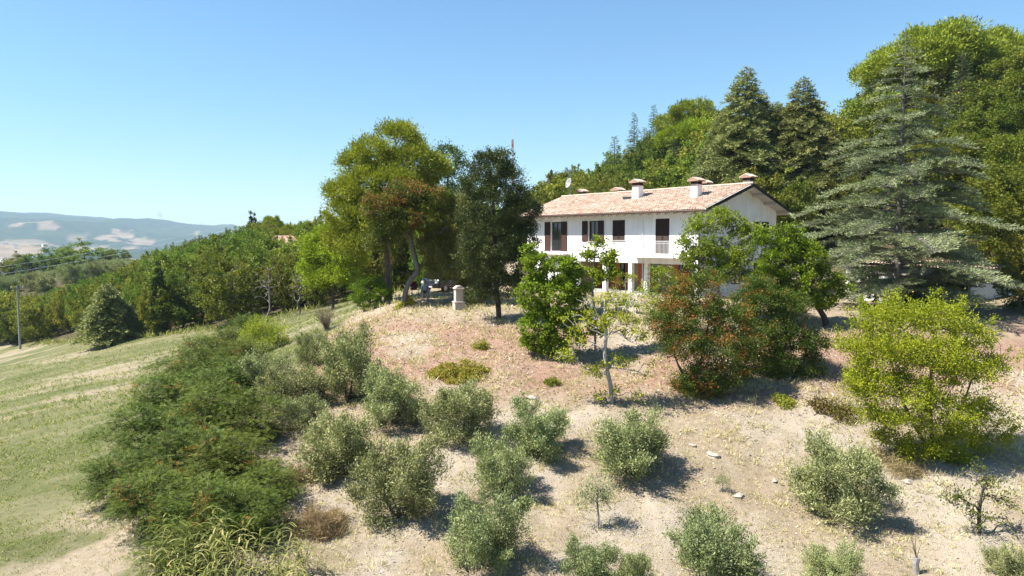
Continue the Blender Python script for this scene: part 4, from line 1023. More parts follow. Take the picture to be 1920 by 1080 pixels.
def heap(name, px, py, w, d, h, n, mat, seed, label, L=.3, Wd=.012, up=.5, cat='shrub'):
    rg = np.random.default_rng(seed); p = on_ground(px, py, 9)
    n0 = n * 4; ph = rg.random(n0) * 6.283; rr = rg.random(n0) ** .55 * 1.25; x = np.cos(ph) * rr * w / 2; y = np.sin(ph) * rr * d / 2
    keep = (fbm(x * 1.7 / max(w, .9) * 1.6 + seed * 3.1, y * 1.7 / max(d, .9) * 1.6 + seed, seed, 3) + .22 * rg.random(n0)) > .46 + .24 * rr ** 2
    ix = np.flatnonzero(keep)[:n]; n = len(ix); x, y, rr = x[ix], y[ix], np.minimum(rr[ix], 1)
    z = gz(p[0] + x, p[1] + y) - p[2] + rg.random(n) * h * np.sqrt(np.clip(1.05 - rr ** 2, 0, 1)) * (.15 + 1.1 * vnoise(x * 3.5, y * 3.5, seed))
    dr = unit(rg.normal(size=(n, 3)) + np.array([0, 0, up])); V, F = quads(np.c_[x, y, z], dr, unit(rg.normal(size=(n, 3))), L * (.5 + rg.random(n)), Wd)
    o = put(name, npmesh(name, V, F, M[mat], np.clip(rg.random(n) * .7 + .3 * vnoise(x * 2, y * 2, 4), 0, 1)), None, p); return tag(o, label, cat)
heap('bramble_heap', 592, 985, 1.5, 1.6, .55, 6500, 'dry', 6, 'purplish dry bramble heap beside the thicket and olives', .26, .012)
heap('bramble_heap', 560, 900, 1.2, 2.0, .5, 4500, 'dry', 16, 'thin dry brushwood at the thicket edge behind the purplish heap', .26, .012)
heap('clematis_patch', 858, 702, 2.7, 2.2, .42, 6500, 'weed', 7, 'yellow green low plants sprawling on the earth bank', .10, .05, .2)
heap('bramble_heap', 1560, 772, 2.0, 1.4, .45, 1800, 'rust', 8, 'rusty dry undergrowth at the left foot of the yellow elm', .12, .05)
heap('bramble_heap', 1680, 880, 2.4, 1.4, .5, 4500, 'dry', 9, 'tangle of grey twigs under the yellow elm', .30, .010)
heap('weed_patch', 1468, 760, 1.1, .9, .4, 1500, 'weed', 11, 'small green weeds right of the brick red bush shadow', .10, .04)
heap('weed_patch', 900, 655, .8, .8, .5, 900, 'weed', 12, 'scraggly weeds below the dark holm oak', .12, .04)
heap('weed_patch', 1030, 725, .8, .6, .4, 900, 'weed', 13, 'dry weed tuft below the ivy covered shrub', .12, .03)
heap('weed_patch', 1300, 745, 1.4, .8, .3, 900, 'weed', 14, 'thin weeds at the foot of the brick red bush', .10, .03)
heap('reddish_shrub', 875, 575, 1.6, 1.2, .9, 2200, 'rust', 15, 'wispy reddish dry shrub right of the stone pillar', .12, .04)
heap('ivy_patch', 762, 573, 1.3, .8, .6, 1800, 'oakyel', 17, 'green leafy undergrowth round the leaning trunk', .12, .07)
heap('pale_weed', 1590, 935, .01 + 1.0, .6, .35, 500, 'weed', 18, 'straw weeds beside the lone wide olive', .10, .03)

# giant reeds at the bottom of the thicket
def reeds():
    rg = np.random.default_rng(77); V = []; F = []; A = []; n = 0; P = []
    for i in range(95):
        px = rg.uniform(300, 575); base = on_ground(px, rg.uniform(1060, 1190) , 8); h = rg.uniform(.9, 1.7) * (1.0 if px < 480 else .75)
        lean = rg.normal(size=2) * .22
        for j in range(9):
            t = .25 + .75 * j / 8; o = np.array([base[0] + lean[0] * t, base[1] + lean[1] * t, base[2] + h * t]); ph = rg.random() * 6.28; ln = rg.uniform(.32, .62)
            d = np.array([math.cos(ph), math.sin(ph), 0]); s = np.array([-d[1], d[0], 0]); v = np.clip(rg.random() * .8 + (.3 if i % 4 == 0 else 0), 0, 1)
            for k in range(5):
                f = k / 4; c = o + d * ln * f + np.array([0, 0, ln * (.75 * f - 1.0 * f * f)]); w = .018 * (1 - f * .9)
                V += [c + s * w, c - s * w]
            for k in range(4): F.append((n + 2 * k, n + 2 * k + 1, n + 2 * k + 3, n + 2 * k + 2)); A.append(v)
            n += 10
        P.append((base, lean, h))
    a = np.array([p[0] for p in P]); b = a + np.array([[p[1][0], p[1][1], p[2]] for p in P])
    V2, F2 = tubes(a - [0, 0, .1], b, np.full(len(a), .011), np.full(len(a), .006), 4)
    o = put('giant_reeds', npmesh('giant_reeds', np.r_[np.array(V), V2], np.r_[np.array(F), F2 + n], M['reed'], np.r_[A, np.full(len(F2), .6)]), None)
    tag(o, 'pale green arching giant reeds at the bottom of the thicket', 'reeds', kind='stuff')
reeds()

# ------------------------------------------------------------------ conifers
def cedar(seed, h, prof, mat, bark, nb, sub, tuft, L, Wd, droop=.12, rise=.15, tr=.28, z0=1.2, irr=.3):
    """tiered conifer: horizontal boughs with flat feathery side shoots"""
    rg = np.random.default_rng(seed); a = []; b = []; ra = []; rb = []; LP = []; LD = []; V_ = []
    n = 14
    for i in range(n):
        z, z2 = h * i / n, h * (i + 1) / n; a.append((0, 0, z - .15)); b.append((0, 0, z2 - .15)); ra.append(tr * (1 - .95 * i / n)); rb.append(tr * (1 - .95 * (i + 1) / n))
    for i in range(nb):
        f = (i + rg.random()) / nb; z = z0 + (h - z0 - .25) * f; ln = prof(f) * (1 - irr + irr * 1.5 * rg.random() + .1 * rg.random()); ph = i * 2.39996 + rg.normal() * .25
        d = np.array([math.cos(ph), math.sin(ph), 0]); s = np.array([-d[1], d[0], 0]); tv = rg.random()
        rs = rise * (1 + 1.5 * f) + rg.normal() * .06; K = 6; q = np.array([0, 0, z]); bend = rg.normal() * .15
        pts = [q]
        for k in range(1, K + 1):
            t = k / K; pts.append(np.array([0, 0, z]) + d * ln * t + s * bend * ln * t * t + np.array([0, 0, ln * (rs * t - (rs + droop) * t * t)]))
        r0 = .018 + .012 * ln
        for k in range(K): a.append(pts[k]); b.append(pts[k + 1]); ra.append(r0 * (1 - .85 * k / K)); rb.append(r0 * (1 - .85 * (k + 1) / K))
        P = np.array(pts); m = max(3, int(sub * ln / 3))
        for j in range(m):
            t = .22 + .78 * (j + rg.random()) / m; x = t * K; i0 = min(int(x), K - 1); o = P[i0] + (P[i0 + 1] - P[i0]) * (x - i0)
            sl = ln * (.34 * (1 - t) + .10) * (.6 + .8 * rg.random()); sg = 1 if j % 2 else -1; dd = unit(d * .75 + s * sg * (.8 + .3 * rg.random()) + np.array([0, 0, rg.normal() * .12 - .02]))
            e = o + dd * sl; a.append(o); b.append(e); ra.append(r0 * .28); rb.append(.004)
            c = max(3, int(tuft * sl)); tt = rg.random(c)[:, None]
            LP.append(o + dd * sl * tt + rg.normal(size=(c, 3)) * np.array([.05, .05, .03])); LD.append(unit(dd + rg.normal(size=(c, 3)) * .42 + np.array([0, 0, .2]))); V_.append(np.clip(.5 + (tv - .5) * .5 + rg.normal(size=c) * .16 + .2 * (tt[:, 0] - .5), 0, 1))
    a = np.array(a, float); b = np.array(b, float); V, F = tubes(a, b, np.array(ra), np.array(rb), 5)
    LP = np.concatenate(LP); LD = np.concatenate(LD); nr = unit(rg.normal(size=(len(LP), 3)) + np.array([0, 0, 1.2]))
    VL, FL = quads(LP, LD, nr, L * (.7 + .6 * rg.random(len(LP))), Wd)
    return npmesh('conifer_trunk', V, F, M[bark], smooth=True), npmesh('conifer_crown', VL, FL, M[mat], np.concatenate(V_))
def pf(mx, p=.8, low=.8, pk=.22):
    return lambda f: mx * (low + (1 - low) * f / pk if f < pk else ((1 - f) / (1 - pk)) ** p) + .25
B = spot(1682, 41.5)
plant('atlas_cedar', cedar(501, 16.6, pf(5.1, 1.0, .95, .25), 'cedar', 'bark_grey', 125, 27, 56, .16, .034, .11, .14, .26, .9, .52), B, .4, 1, 'large silvery green Atlas cedar with long level boughs', 'cedar tree')
AR = [cedar(510 + i, 14, pf(3.9, .75, .9, .15), 'conifer', 'bark_dark', 230, 22, 56, .22, .065, .30, .05, .24, 1.0) for i in range(2)]
SPR = [cedar(520 + i, 12, pf(2.4, .95, .9, .12), 'spruce', 'bark_dark', 120, 18, 22, .28, .07, .20, .12, .2, 1.0) for i in range(2)]
def top_at(meshes, name, px, py, Y, h0, wr, rz, lab, cat, group=None, base=None):
    """plant a tree so that its top reaches the height seen in the photograph; h0 is the prototype's height"""
    b = spot(px, Y); t = at(px, py, Y)[2]; h = t - b[2]
    return plant(name, meshes, b, rz, h / h0 * wr, lab, cat, group, sz=h / h0)
G = 'conifers on the hill behind the villa'
top_at(AR[0], 'arizona_cypress', 1392, 118, 65, 14, 1.1, 0, 'tall grey green conifer directly above the right end of the roof', 'conifer', G)
top_at(AR[1], 'arizona_cypress', 1497, 138, 64, 14, 1.15, 1, 'grey green conifer with pointed top between the villa and the Atlas cedar', 'conifer', G)
top_at(AR[1], 'arizona_cypress', 1447, 185, 66, 14, 1.2, 3, 'lower conifer filling the gap between the two tall grey green ones', 'conifer', G)
top_at(AR[0], 'arizona_cypress', 1548, 235, 62, 14, 1.2, 4, 'shorter grey green conifer close to the left boughs of the Atlas cedar', 'conifer', G)
top_at(AR[0], 'arizona_cypress', 1345, 215, 68, 14, 1.1, 2, 'grey green conifer left of the tallest one behind the roof', 'conifer', G)
top_at(AR[1], 'arizona_cypress', 1592, 190, 76, 14, 1.2, 5, 'grey green conifer rising behind the left side of the Atlas cedar', 'conifer', G)
top_at(SPR[1], 'cedar_tree', 1150, 252, 96, 12, 1.1, 3, 'dark cedar left of the two thin tops on the hill', 'conifer', G)
top_at(SPR[0], 'cedar_tree', 1262, 238, 90, 12, 1.1, 3, 'dark cedar left of the lime green stone pine', 'conifer', G)
top_at(SPR[1], 'cedar_tree', 1425, 165, 80, 12, 1.0, 1, 'dark conifer between the tallest grey green ones', 'conifer', G)
top_at(SPR[0], 'cedar_tree', 1610, 150, 84, 12, 1.0, 4, 'dark conifer top on the skyline left of the Atlas cedar tip', 'conifer', G)
top_at(SPR[0], 'cedar_tree', 1788, 92, 66, 12, 1.1, 2, 'dark pointed cedar beyond the right side of the Atlas cedar', 'conifer', G)
top_at(SPR[1], 'cedar_tree', 1566, 222, 70, 12, .8, 4, 'slim dark conifer just left of the Atlas cedar', 'conifer', G)
top_at(SPR[0], 'cedar_tree', 1186, 208, 108, 12, .85, 1, 'thin topped cedar on the skyline left of its twin above the roof', 'conifer', G)
top_at(SPR[1], 'cedar_tree', 1222, 193, 112, 12, .8, 2, 'taller thin topped cedar on the skyline above the roof', 'conifer', G)
top_at(SPR[1], 'cedar_tree', 1205, 235, 100, 12, 1.0, 5, 'broader green cedar below the two thin tops', 'conifer', G)
top_at(SPR[0], 'cedar_tree', 1320, 182, 100, 12, .7, 3, 'small cedar tip beside the skyline pine', 'conifer', G)

def pine_proto(seed, mat, w=7, h=9, zb=4.0, n=10):
    rg = np.random.default_rng(seed); lobes = []
    for i in range(n):
        a = i * 2.4; d = w * .36 * math.sqrt(i / n); lobes.append((d * math.cos(a), d * math.sin(a), h - 1.0 - (d / (w * .5)) ** 2 * (h - zb) * .7 + rg.normal() * .25, w * .2, w * .2, w * .14))
    return tree_meshes('pine', lobes, wob(rg, h - 2, (.3, .2), 6, .1), .22, M[mat], M['bark_pine'], seed + 1, clumps=360, leaves=120, cr=.5, L=.24, Wd=.07, limbs=70, shell=.4, inner=.7, up=.6, outw=1, rnd=.55, nup=.2, zmin=zb - 1, k=4)
PN = [pine_proto(530 + i, 'pine', 7, 9, 3.5 + i, 10) for i in range(2)]
ST = pine_proto(540, 'stonepine', 7, 7.5, 4.4, 12)
GP = 'pines on the wooded slopes'
top_at(PN[0], 'aleppo_pine', 1740, 28, 76, 9.6, 1.15, 0, 'big rounded pine crown on the skyline behind the Atlas cedar', 'pine tree', GP)
top_at(PN[1], 'aleppo_pine', 1845, 48, 80, 9.6, .9, 2, 'sparser pine on the skyline at the upper right', 'pine tree', GP)
top_at(PN[1], 'aleppo_pine', 1655, 85, 80, 9.6, .9, 1, 'pine showing behind the tip of the Atlas cedar', 'pine tree', GP)
top_at(PN[0], 'aleppo_pine', 1292, 178, 104, 9.6, 1.1, 3, 'rounded pine on the skyline above the second chimney', 'pine tree', GP)
top_at(ST, 'stone_pine', 1306, 214, 92, 8.2, 1.25, 0, 'bright lime green dome of a stone pine above the roof', 'pine tree', GP)
top_at(PN[1], 'aleppo_pine', 512, 402, 118, 9.6, .8, 1, 'yellow green pine on the left skyline beside the twin dark cypresses', 'pine tree', GP)
top_at(PN[0], 'aleppo_pine', 545, 415, 112, 9.6, .8, 2, 'rounded pine on the left skyline above the distant house roof', 'pine tree', GP)
top_at(PN[1], 'aleppo_pine', 572, 412, 105, 9.6, .6, 4, 'small pine between the distant house and the tall Aleppo pine', 'pine tree', GP)
def cyp(seed, h=8, w=1.1):
    rg = np.random.default_rng(seed)
    lobes = [(0, 0, .6 + i * (h - 1) / 9, w / 2 * math.sin(math.pi * (.22 + .72 * i / 9)), w / 2 * math.sin(math.pi * (.22 + .72 * i / 9)), .75) for i in range(10)]
    return tree_meshes('cypress', lobes, [(0, 0, 0), (0, 0, h * .4), (0, 0, h * .85)], .12, M['cypress'], M['bark_dark'], seed, clumps=260, leaves=26, cr=.25, L=.32, Wd=.10, limbs=20, shell=.35, inner=.5, up=1.6, outw=.3, rnd=.4, k=4)
CY = cyp(550)
GC = 'slender cypresses among the woods'
top_at(CY, 'italian_cypress', 297, 498, 72.5, 8, 1.3, 0, 'slender dark cypress standing up out of the wood beyond the field', 'cypress', GC)
top_at(CY, 'italian_cypress', 473, 402, 125, 8, .9, 1, 'left of the twin dark cypresses on the left skyline', 'cypress', GC)
top_at(CY, 'italian_cypress', 480, 405, 124, 8, .8, 1, 'right of the twin dark cypresses on the left skyline', 'cypress', GC)
top_at(CY, 'italian_cypress', 603, 400, 112, 8, .8, 2, 'cypress tip just left of the tall Aleppo pine', 'cypress', GC)
top_at(CY, 'italian_cypress', 420, 458, 100, 8, 1.2, 3, 'dark cypress half hidden in the middle of the wood', 'cypress', GC)
CF = cedar(560, 8, lambda f: 2.9 * (1 - f) ** .62 + .2, 'conifer', 'bark_dark', 170, 22, 30, .28, .10, .25, .10, .18, 1.0)
top_at(CF, 'grey_green_conifer', 198, 528, 74, 8, 1.2, 0, 'grey green conical conifer at the field edge', 'conifer')
top_at(CF, 'grey_green_conifer', 236, 562, 76, 8, .95, 2, 'lower darker conifer right behind the grey green conical one', 'conifer')
# dead pale trees at the wood edge
def dead(seed, h, w):
    rg = np.random.default_rng(seed); C, D = lobe_points(rg, [(0, 0, h * .65, w / 2, w / 2, h * .36)], 90, .9, 0)
    e = skeleton(rg, wob(rg, h * .85, (.3, 0), 7, .12), C, .09, .011, .05, h * .25); V, F = tubes(*e, k=4)
    return npmesh('dead_tree', V, F, M['bark_grey'], smooth=True), None
for i, (px, py, Y, w, lab) in enumerate(((499, 488, 62, 3.0, 'pale dead tree with bare forked branches at the wood edge'), (436, 484, 68, 1.6, 'thin pale dead tree standing inside the wood'), (558, 495, 63, 2.0, 'slim pale bare trunk at the wood edge, right of the forked dead tree'))):
    b = spot(px, Y); h = at(px, py, Y)[2] - b[2]
    plant('dead_tree', dead(570 + i, h, w), b, 0, 1, lab, 'dead tree', 'dead trees at the wood edge')

# ------------------------------------------------------------------ the woods
def oak_proto(seed, w, h, zb, L, leaves, clumps, mat='oak', n=11):
    rg = np.random.default_rng(seed)
    return tree_meshes('oak', auto_lobes(rg, w, h, zb, n, .30), wob(rg, h * .75, (rg.normal() * .3, rg.normal() * .3), 6, .1), .15, M[mat], M['bark'], seed + 50, clumps=clumps, leaves=leaves, cr=.42, L=L, Wd=L * .6, limbs=60, shell=.5, inner=.6, k=4, nup=.8, tip=.014, cv=.5, shoots=(26, .7, 16))
OK = [oak_proto(600 + i, 5.2 + .5 * (i % 3), 6.0, .25 + .2 * (i % 2), .20, 74, 165) for i in range(6)]
BIG = [oak_proto(620 + i, 7.5, 10.0, 0.8, .16, 95, 360, 'oakgreen', 16) for i in range(2)]
SK = np.array([(-200, 545), (0, 548), (60, 560), (100, 545), (150, 532), (200, 522), (250, 505), (300, 474), (350, 460), (400, 448), (440, 436), (470, 425), (500, 418), (540, 428), (580, 420), (640, 400), (700, 380), (850, 380), (960, 400), (1000, 372), (1025, 345), (1050, 315), (1080, 288), (1130, 270),
               (1160, 262), (1200, 258), (1250, 255), (1300, 245), (1340, 215), (1400, 180), (1450, 215), (1500, 205), (1560, 250), (1600, 200), (1650, 140), (1700, 95), (1800, 80), (1850, 85), (1900, 95), (2300, 80)], float)
def pxof(x, y):
    return 960 + FPX * x / y
def wood(region, step, seed, mats, hr, group, labels, protos, name, rows):
    rg = np.random.default_rng(seed); (x0, x1, y0, y1), test = region; c = 0
    for yy in np.arange(y0, y1, step):
        for xx in np.arange(x0, x1, step):
            x = xx + rg.uniform(-.42, .42) * step; y = yy + rg.uniform(-.42, .42) * step
            if not test(x, y): continue
            px = pxof(x, y)
            if px < -120 or px > 2060: continue
            z = gz(x, y); lim = CAMZ + y * (449 - (473 if 530 < px < 612 and y < 106 else np.interp(px, SK[:, 0], SK[:, 1]))) / FPX - z
            h = min(rg.uniform(*hr), lim * rg.uniform(.92, 1.03))
            if h < 1.8: continue
            k = rg.choice(len(mats), p=[m[1] for m in mats]); pr = protos[rg.integers(len(protos))]
            hp = 10.0 if protos is BIG else 6.0; row = rows(x, y, h, lim)
            o = plant(name, pr, (x, y, z), rg.random() * 6.28, max(h, 3.2) / hp * rg.uniform(.7, 1.2), labels[k] + row, 'tree', group, sz=h / hp)
            cr = o.children[-1]; cr.material_slots[0].link = 'OBJECT'; cr.material_slots[0].material = M[mats[k][0]]
            c += 1
    return c
EDX = [-160, -77, -60, -41, -28, -21, -15.8, -9, 0]; EDY = [170, 106, 91, 75, 66, 64.5, 67.5, 62, 70]
edge = lambda x: float(np.interp(x, EDX, EDY))
n1 = wood(((-135, -6, 60, 175), lambda x, y: edge(x) + .8 < y < edge(x) + (38 if x < -70 else 62)), 4.6, 700, [('oak', .36), ('oakyel', .36), ('deep', .14), ('rust', .14)], (5.0, 8.0), 'broadleaf trees of the wood beyond the field',
     ['mid green broadleaf tree in the wood beyond the field', 'yellow green broadleaf tree in the wood beyond the field', 'deep green broadleaf tree in the wood beyond the field', 'browning broadleaf tree in the wood beyond the field'], OK, 'woodland_tree', lambda x, y, h, lim: ', front row' if y - edge(x) < 5 else (', second row' if y - edge(x) < 10 else (', on its skyline' if lim < h * 1.1 else ', inside it')))
hl_ = hl = lambda x, y: (x - HA.x) * HN[0] + (y - HA.y) * HN[1]
n2 = wood(((-8, 95, 60, 150), lambda x, y: hl(x, y) > 14.5 and not (26 < x < 38 and 62 < y < 69)), 4.8, 710, [('oak', .24), ('rust', .38), ('deep', .30), ('oakyel', .08)], (5.0, 8.5), 'trees on the hill behind the villa',
     ['mid green broadleaf tree on the hill', 'brownish broadleaf tree on the hill', 'deep green broadleaf tree on the hill', 'yellow green tree on the hill'], OK, 'hillside_tree', lambda x, y, h, lim: (', close behind the roof' if hl_(x, y) < 24 else (', on its skyline' if lim < h * 1.1 else ', higher up')) + (' to the left' if pxof(x, y) < 1250 else ' to the right'))
print('woods', n1, n2)
top_at(OK[2], 'woodland_tree', 1945, 470, 42, 6.0, 1.0, 1, 'low dense tree just beyond the right end of the outbuilding', 'tree')
top_at(OK[3], 'woodland_tree', 1960, 430, 40, 6.0, 1.0, 1, 'low tree at the right edge beside the outbuilding', 'tree')
GB = 'big oaks at the right edge'
for i, (px, py, Y, wr, rz, lab) in enumerate(((1850, 190, 60, 1.2, 0, 'tall full oak rising behind the Atlas cedar on its right'), (1905, 100, 62, 1.2, 2, 'highest oak crown at the upper right edge'), (1900, 300, 48, 1.25, 1, 'lower yellow green oak crown against the right edge'), (1800, 260, 58, .9, 3, 'oak partly hidden behind the right boughs of the Atlas cedar'), (1930, 240, 52, 1.2, 4, 'oak cut by the right edge'), (1622, 330, 62, 1.0, 5, 'oak behind the left boughs of the Atlas cedar'), (1740, 330, 60, 1.0, 3, 'oak behind the trunk of the Atlas cedar'))):
    o = top_at(BIG[i % 2], 'oak_tree', px, py, Y, 10.0, wr, rz, lab, 'tree', GB)
    if i in (2,): c = o.children[-1]; c.material_slots[0].link = 'OBJECT'; c.material_slots[0].material = M['oakyel']
# olive grove and dark oaks beyond the wood, far left
rg = np.random.default_rng(720); ko = 0
for yy in np.arange(150, 225, 6):
    for xx in np.arange(-185, -75, 5):
        x = xx + rg.uniform(-1, 1); y = yy + rg.uniform(-1.5, 1.5); px = pxof(x, y)
        if not (-40 < px < 300): continue
        z = gz(x, y); lim = CAMZ + y * (449 - np.interp(px, [-50, 0, 100, 190, 230, 300], [528, 522, 508, 492, 488, 500])) / FPX - z
        if lim < 1.2: continue
        plant('grove_olive_tree', OLP[ko % 6], (x, y, z), rg.random() * 6, min(lim, rg.uniform(3, 4.2)) / 2.2 * 1.15, 'grey green olive tree in the far grove beyond the wood', 'olive tree', 'olive trees of the far grove', sz=min(lim, rg.uniform(3, 4.2)) / 2.3); ko += 1
print('grove', ko)
for px, py, wr, lab in ((40, 480, 1.2, 'leftmost dark oak behind the far olive grove'), (82, 470, 1.1, 'pointed dark oak behind the far olive grove'), (120, 486, 1.1, 'lower dark oak behind the far olive grove'), (160, 458, 1.3, 'largest dark oak behind the far olive grove'), (218, 470, .9, 'lone round dark oak right of the others behind the grove')):
    o = top_at(OK[int(px) % 6], 'distant_oak', px, py, 215, 6.0, wr * 1.5, px, lab, 'tree', 'dark oaks behind the far olive grove'); c = o.children[-1]; c.material_slots[0].link = 'OBJECT'; c.material_slots[0].material = M['deep']

# ------------------------------------------------------------------ ground cover
def scatter(name, mat, n, seed, keep, L, Wd, up, flat, label, cat, rmin=13, rmax=46, blades=3, amin=-39, amax=39, vfun=None):
    rg = np.random.default_rng(seed)
    r = np.sqrt(rg.random(n) * (rmax ** 2 - rmin ** 2) + rmin ** 2) if flat else rmin * (rmax / rmin) ** rg.random(n)
    a = np.radians(rg.uniform(amin, amax, n)); x, y = r * np.sin(a), r * np.cos(a)
    m = rg.random(n) < keep(x, y); x, y, r = x[m], y[m], r[m]
    z = gz(x, y); k = len(x); i = np.repeat(np.arange(k), blades); q = len(i)
    pos = np.c_[x, y, z][i] + np.c_[rg.normal(size=(q, 2)) * .03, np.zeros(q)]
    dr = rg.normal(size=(q, 3)); dr[:, 2] = np.abs(dr[:, 2]) * .3 + up; dr = unit(dr)
    nr = unit(rg.normal(size=(q, 3)) + np.array([0, 0, .0 if up > .3 else 3.0]))
    if up < .3: pos[:, 2] += .012
    sc = np.clip(r / 24, .8, 2.0)[i] * (.6 + .8 * rg.random(q))
    V, F = quads(pos, dr, nr, L * sc, Wd * sc)
    v = rg.random(q) if vfun is None else vfun(x, y, rg)[i] * .6 + .4 * rg.random(q)
    o = put(name, npmesh(name, V, F, M[mat], np.clip(v, 0, 1)), None); tag(o, label, cat, kind='stuff'); return o
inh = lambda x, y: (hl_(x, y) < -.6) | (hl_(x, y) > 12)
hl_ = lambda x, y: (x - HA.x) * HN[0] + (y - HA.y) * HN[1]
scatter('dry_grass', 'straw', 60000, 801, lambda x, y: (1 - fieldmask(x, y)) * inh(x, y) * (.25 + .75 * (fbm(x / 1.1, y / 1.1, 55, 3) > .47)) * sstep(62, 50, y), .11, .012, .9, False, 'short bleached dry grass covering the olive slope', 'grass', 13, 60, 3)
scatter('straw_clumps', 'straw', 15000, 806, lambda x, y: (1 - fieldmask(x, y)) * inh(x, y) * (fbm(x / .9, y / .9, 59, 3) > .55) * sstep(60, 48, y), .20, .016, 1.1, False, 'taller bleached grass clumps standing on the slope', 'grass', 14, 50, 7)
scatter('green_tufts', 'weed', 15000, 802, lambda x, y: (1 - fieldmask(x, y)) * inh(x, y) * (fbm(x / 1.5, y / 1.5, 56, 3) > .56) * sstep(60, 48, y), .11, .016, .8, False, 'sparse yellow green weeds dotted over the dry slope', 'weeds', 13, 50, 4)
scatter('leaf_litter', 'litter', 70000, 803, lambda x, y: (1 - fieldmask(x, y)) * inh(x, y) * (.22 + .78 * sstep(-3.6, -2.4, gz(x, y, False))) * (.3 + .7 * (fbm(x / 1.3, y / 1.3, 57, 3) > .48)) * sstep(55, 45, y), .07, .045, .05, False, 'dry fallen leaves and chips littering the bank', 'leaf litter', 14, 48, 1)
scatter('field_grass', 'fgrass', 60000, 804, lambda x, y: fieldmask(x, y) * (y < np.interp(x, EDX, EDY)) * (.25 + .75 * (fbm(x / 4, y / 1.6, 58, 4) > .46)), .10, .014, .9, False, 'short grey green grass sown over the sloping field', 'grass', 14, 95, 3, -42, 0)
scatter('wood_edge_grass', 'fgrass', 9000, 805, lambda x, y: sstep(-2.2, -.5, y - np.interp(x, EDX, EDY)) * sstep(2.5, 1, y - np.interp(x, EDX, EDY)), .35, .035, .9, True, 'taller dry grass fringe along the edge of the wood', 'grass', 55, 120, 4, -42, -8)

# pale stones lying on the slope
rk = []
for i in range(4):
    bm = bmesh.new(); bmesh.ops.create_icosphere(bm, subdivisions=2, radius=1); rr = random.Random(i)
    ph = [rr.uniform(0, 6) for _ in range(6)]
    for v in bm.verts:
        c = v.co; k = 1 + .22 * math.sin(c.x * 3 + ph[0]) + .18 * math.sin(c.y * 4 + ph[1]) + .15 * math.sin(c.z * 5 + ph[2]); v.co = (c.x * k * 1.2, c.y * k, c.z * k * .55)
    me = bpy.data.meshes.new('stone'); bm.to_mesh(me); bm.free(); me.materials.append(M['rock']); rk.append(me)
for i, (px, py, s, lab) in enumerate(((998, 747, .16, 'white stone above the olive right of the full round one'), (1336, 857, .20, 'large pale stone left of the tiny sapling'), (1300, 838, .12, 'small stone near the shadow of the half bare tree'), (1452, 905, .10, 'small stone left of the lone wide olive'), (1385, 930, .13, 'pale stone right of the tiny sapling'), (832, 648, .12, 'stone chunk on the earth bank below the pillar'), (775, 640, .14, 'stone on the earth bank left of the weeds'), (1700, 905, .15, 'stone among the twigs under the yellow elm'))):
    p = on_ground(px, py, 10); o = put('stone', rk[i % 4], None, (p[0], p[1], p[2] + s * .05)); o.scale = (s, s, s); o.rotation_euler = (.1, .1, i); tag(o, lab, 'stone', 'pale stones lying on the slope')

# ------------------------------------------------------------------ things round the house
B = on_ground(860, 581)
P = empty('stone_pillar', (B[0], B[1], B[2]), .35, 'pale stone wayside pillar with stepped base at the bank edge', 'pillar')
MB().box(-.30, .30, -.30, .30, -.15, .42).build('base', M['stone'], P, .015)
MB().box(-.33, .33, -.33, .33, .42, .50).build('base_moulding', M['stone'], P, .02)
MB().box(-.23, .23, -.23, .23, .50, 1.22).build('shaft', M['stone'], P, .012)
MB().box(-.29, .29, -.29, .29, 1.22, 1.30).build('cornice', M['stone'], P, .02)
MB().prism([(-.27, 1.30), (.27, 1.30), (.10, 1.42), (-.10, 1.42)], 1, -.26, .26).build('cap', M['stone'], P, .01)

def outbuilding():
    x0, y0 = 24.8, 45.6; O = empty('outbuilding', (x0, y0, -.35), R(4), 'long low white outbuilding behind the Atlas cedar', 'outbuilding')
    w, d, h = 8.9, 5.0, 2.35; b = MB(); xs = 0
    ops = [(1.2, 2.0), (2.8, 3.7), (4.3, 5.8)]
    for a, c in ops: b.box(xs, a, 0, .25, -.3, h); b.box(a, c, 0, .25, 2.1, h); xs = c
    b.box(xs, w, 0, .25, -.3, h); b.build('wall', M['white'], O)
    s = MB(); s.box(0, .25, .252, d, -.3, h); s.build('side_wall', M['white'], O); s = MB(); s.box(w - .25, w, .252, d, -.3, h); s.build('side_wall', M['white'], O)
    MB().box(.25, w - .25, d - .25, d, -.3, h).build('back_wall', M['white'], O)
    for i, (a, c) in enumerate(ops):
        if i < 2: MB().box(a + .01, c - .01, .12, .17, -.3, 2.09).build('door', M['shutter'], O)
    rf = MB().prism([(-.5, h - .05), (d + .3, h + .25), (d + .3, h + .35), (-.5, h + .05)], 0, -.3, w + .3).build('roof', M['soffit'], O)
    tiles('roof_tiles', rf, -.3, w + .3, -.52, d + .3, lambda y: h + .05 + (y + .5) * .3 / (d + .8), 12, .24, .45)
    MB().tube([(w - .55, -.06, 2.5), (w - .55, -.06, -.2)], .04, 6).build('downpipe', M['gutter'], O)
    MB().box(-.2, w + .2, -1.0, .0, -.5, .02).build('step', M['concrete'], O, .02)
outbuilding()
for px, py, Y, wr, lab in ((1622, 512, 44.2, .9, 'dark bush left of the cedar trunk, before the outbuilding'), (1772, 505, 44, .55, 'dark bush right of the cedar trunk, before the outbuilding'), (1735, 532, 43.5, .8, 'low dark bush close behind the cedar trunk')):
    o = top_at(OK[int(px) % 6], 'evergreen_bush', px, py, Y, 6.0, wr * 1.3, px, lab, 'shrub'); c = o.children[-1]; c.material_slots[0].link = 'OBJECT'; c.material_slots[0].material = M['deep']

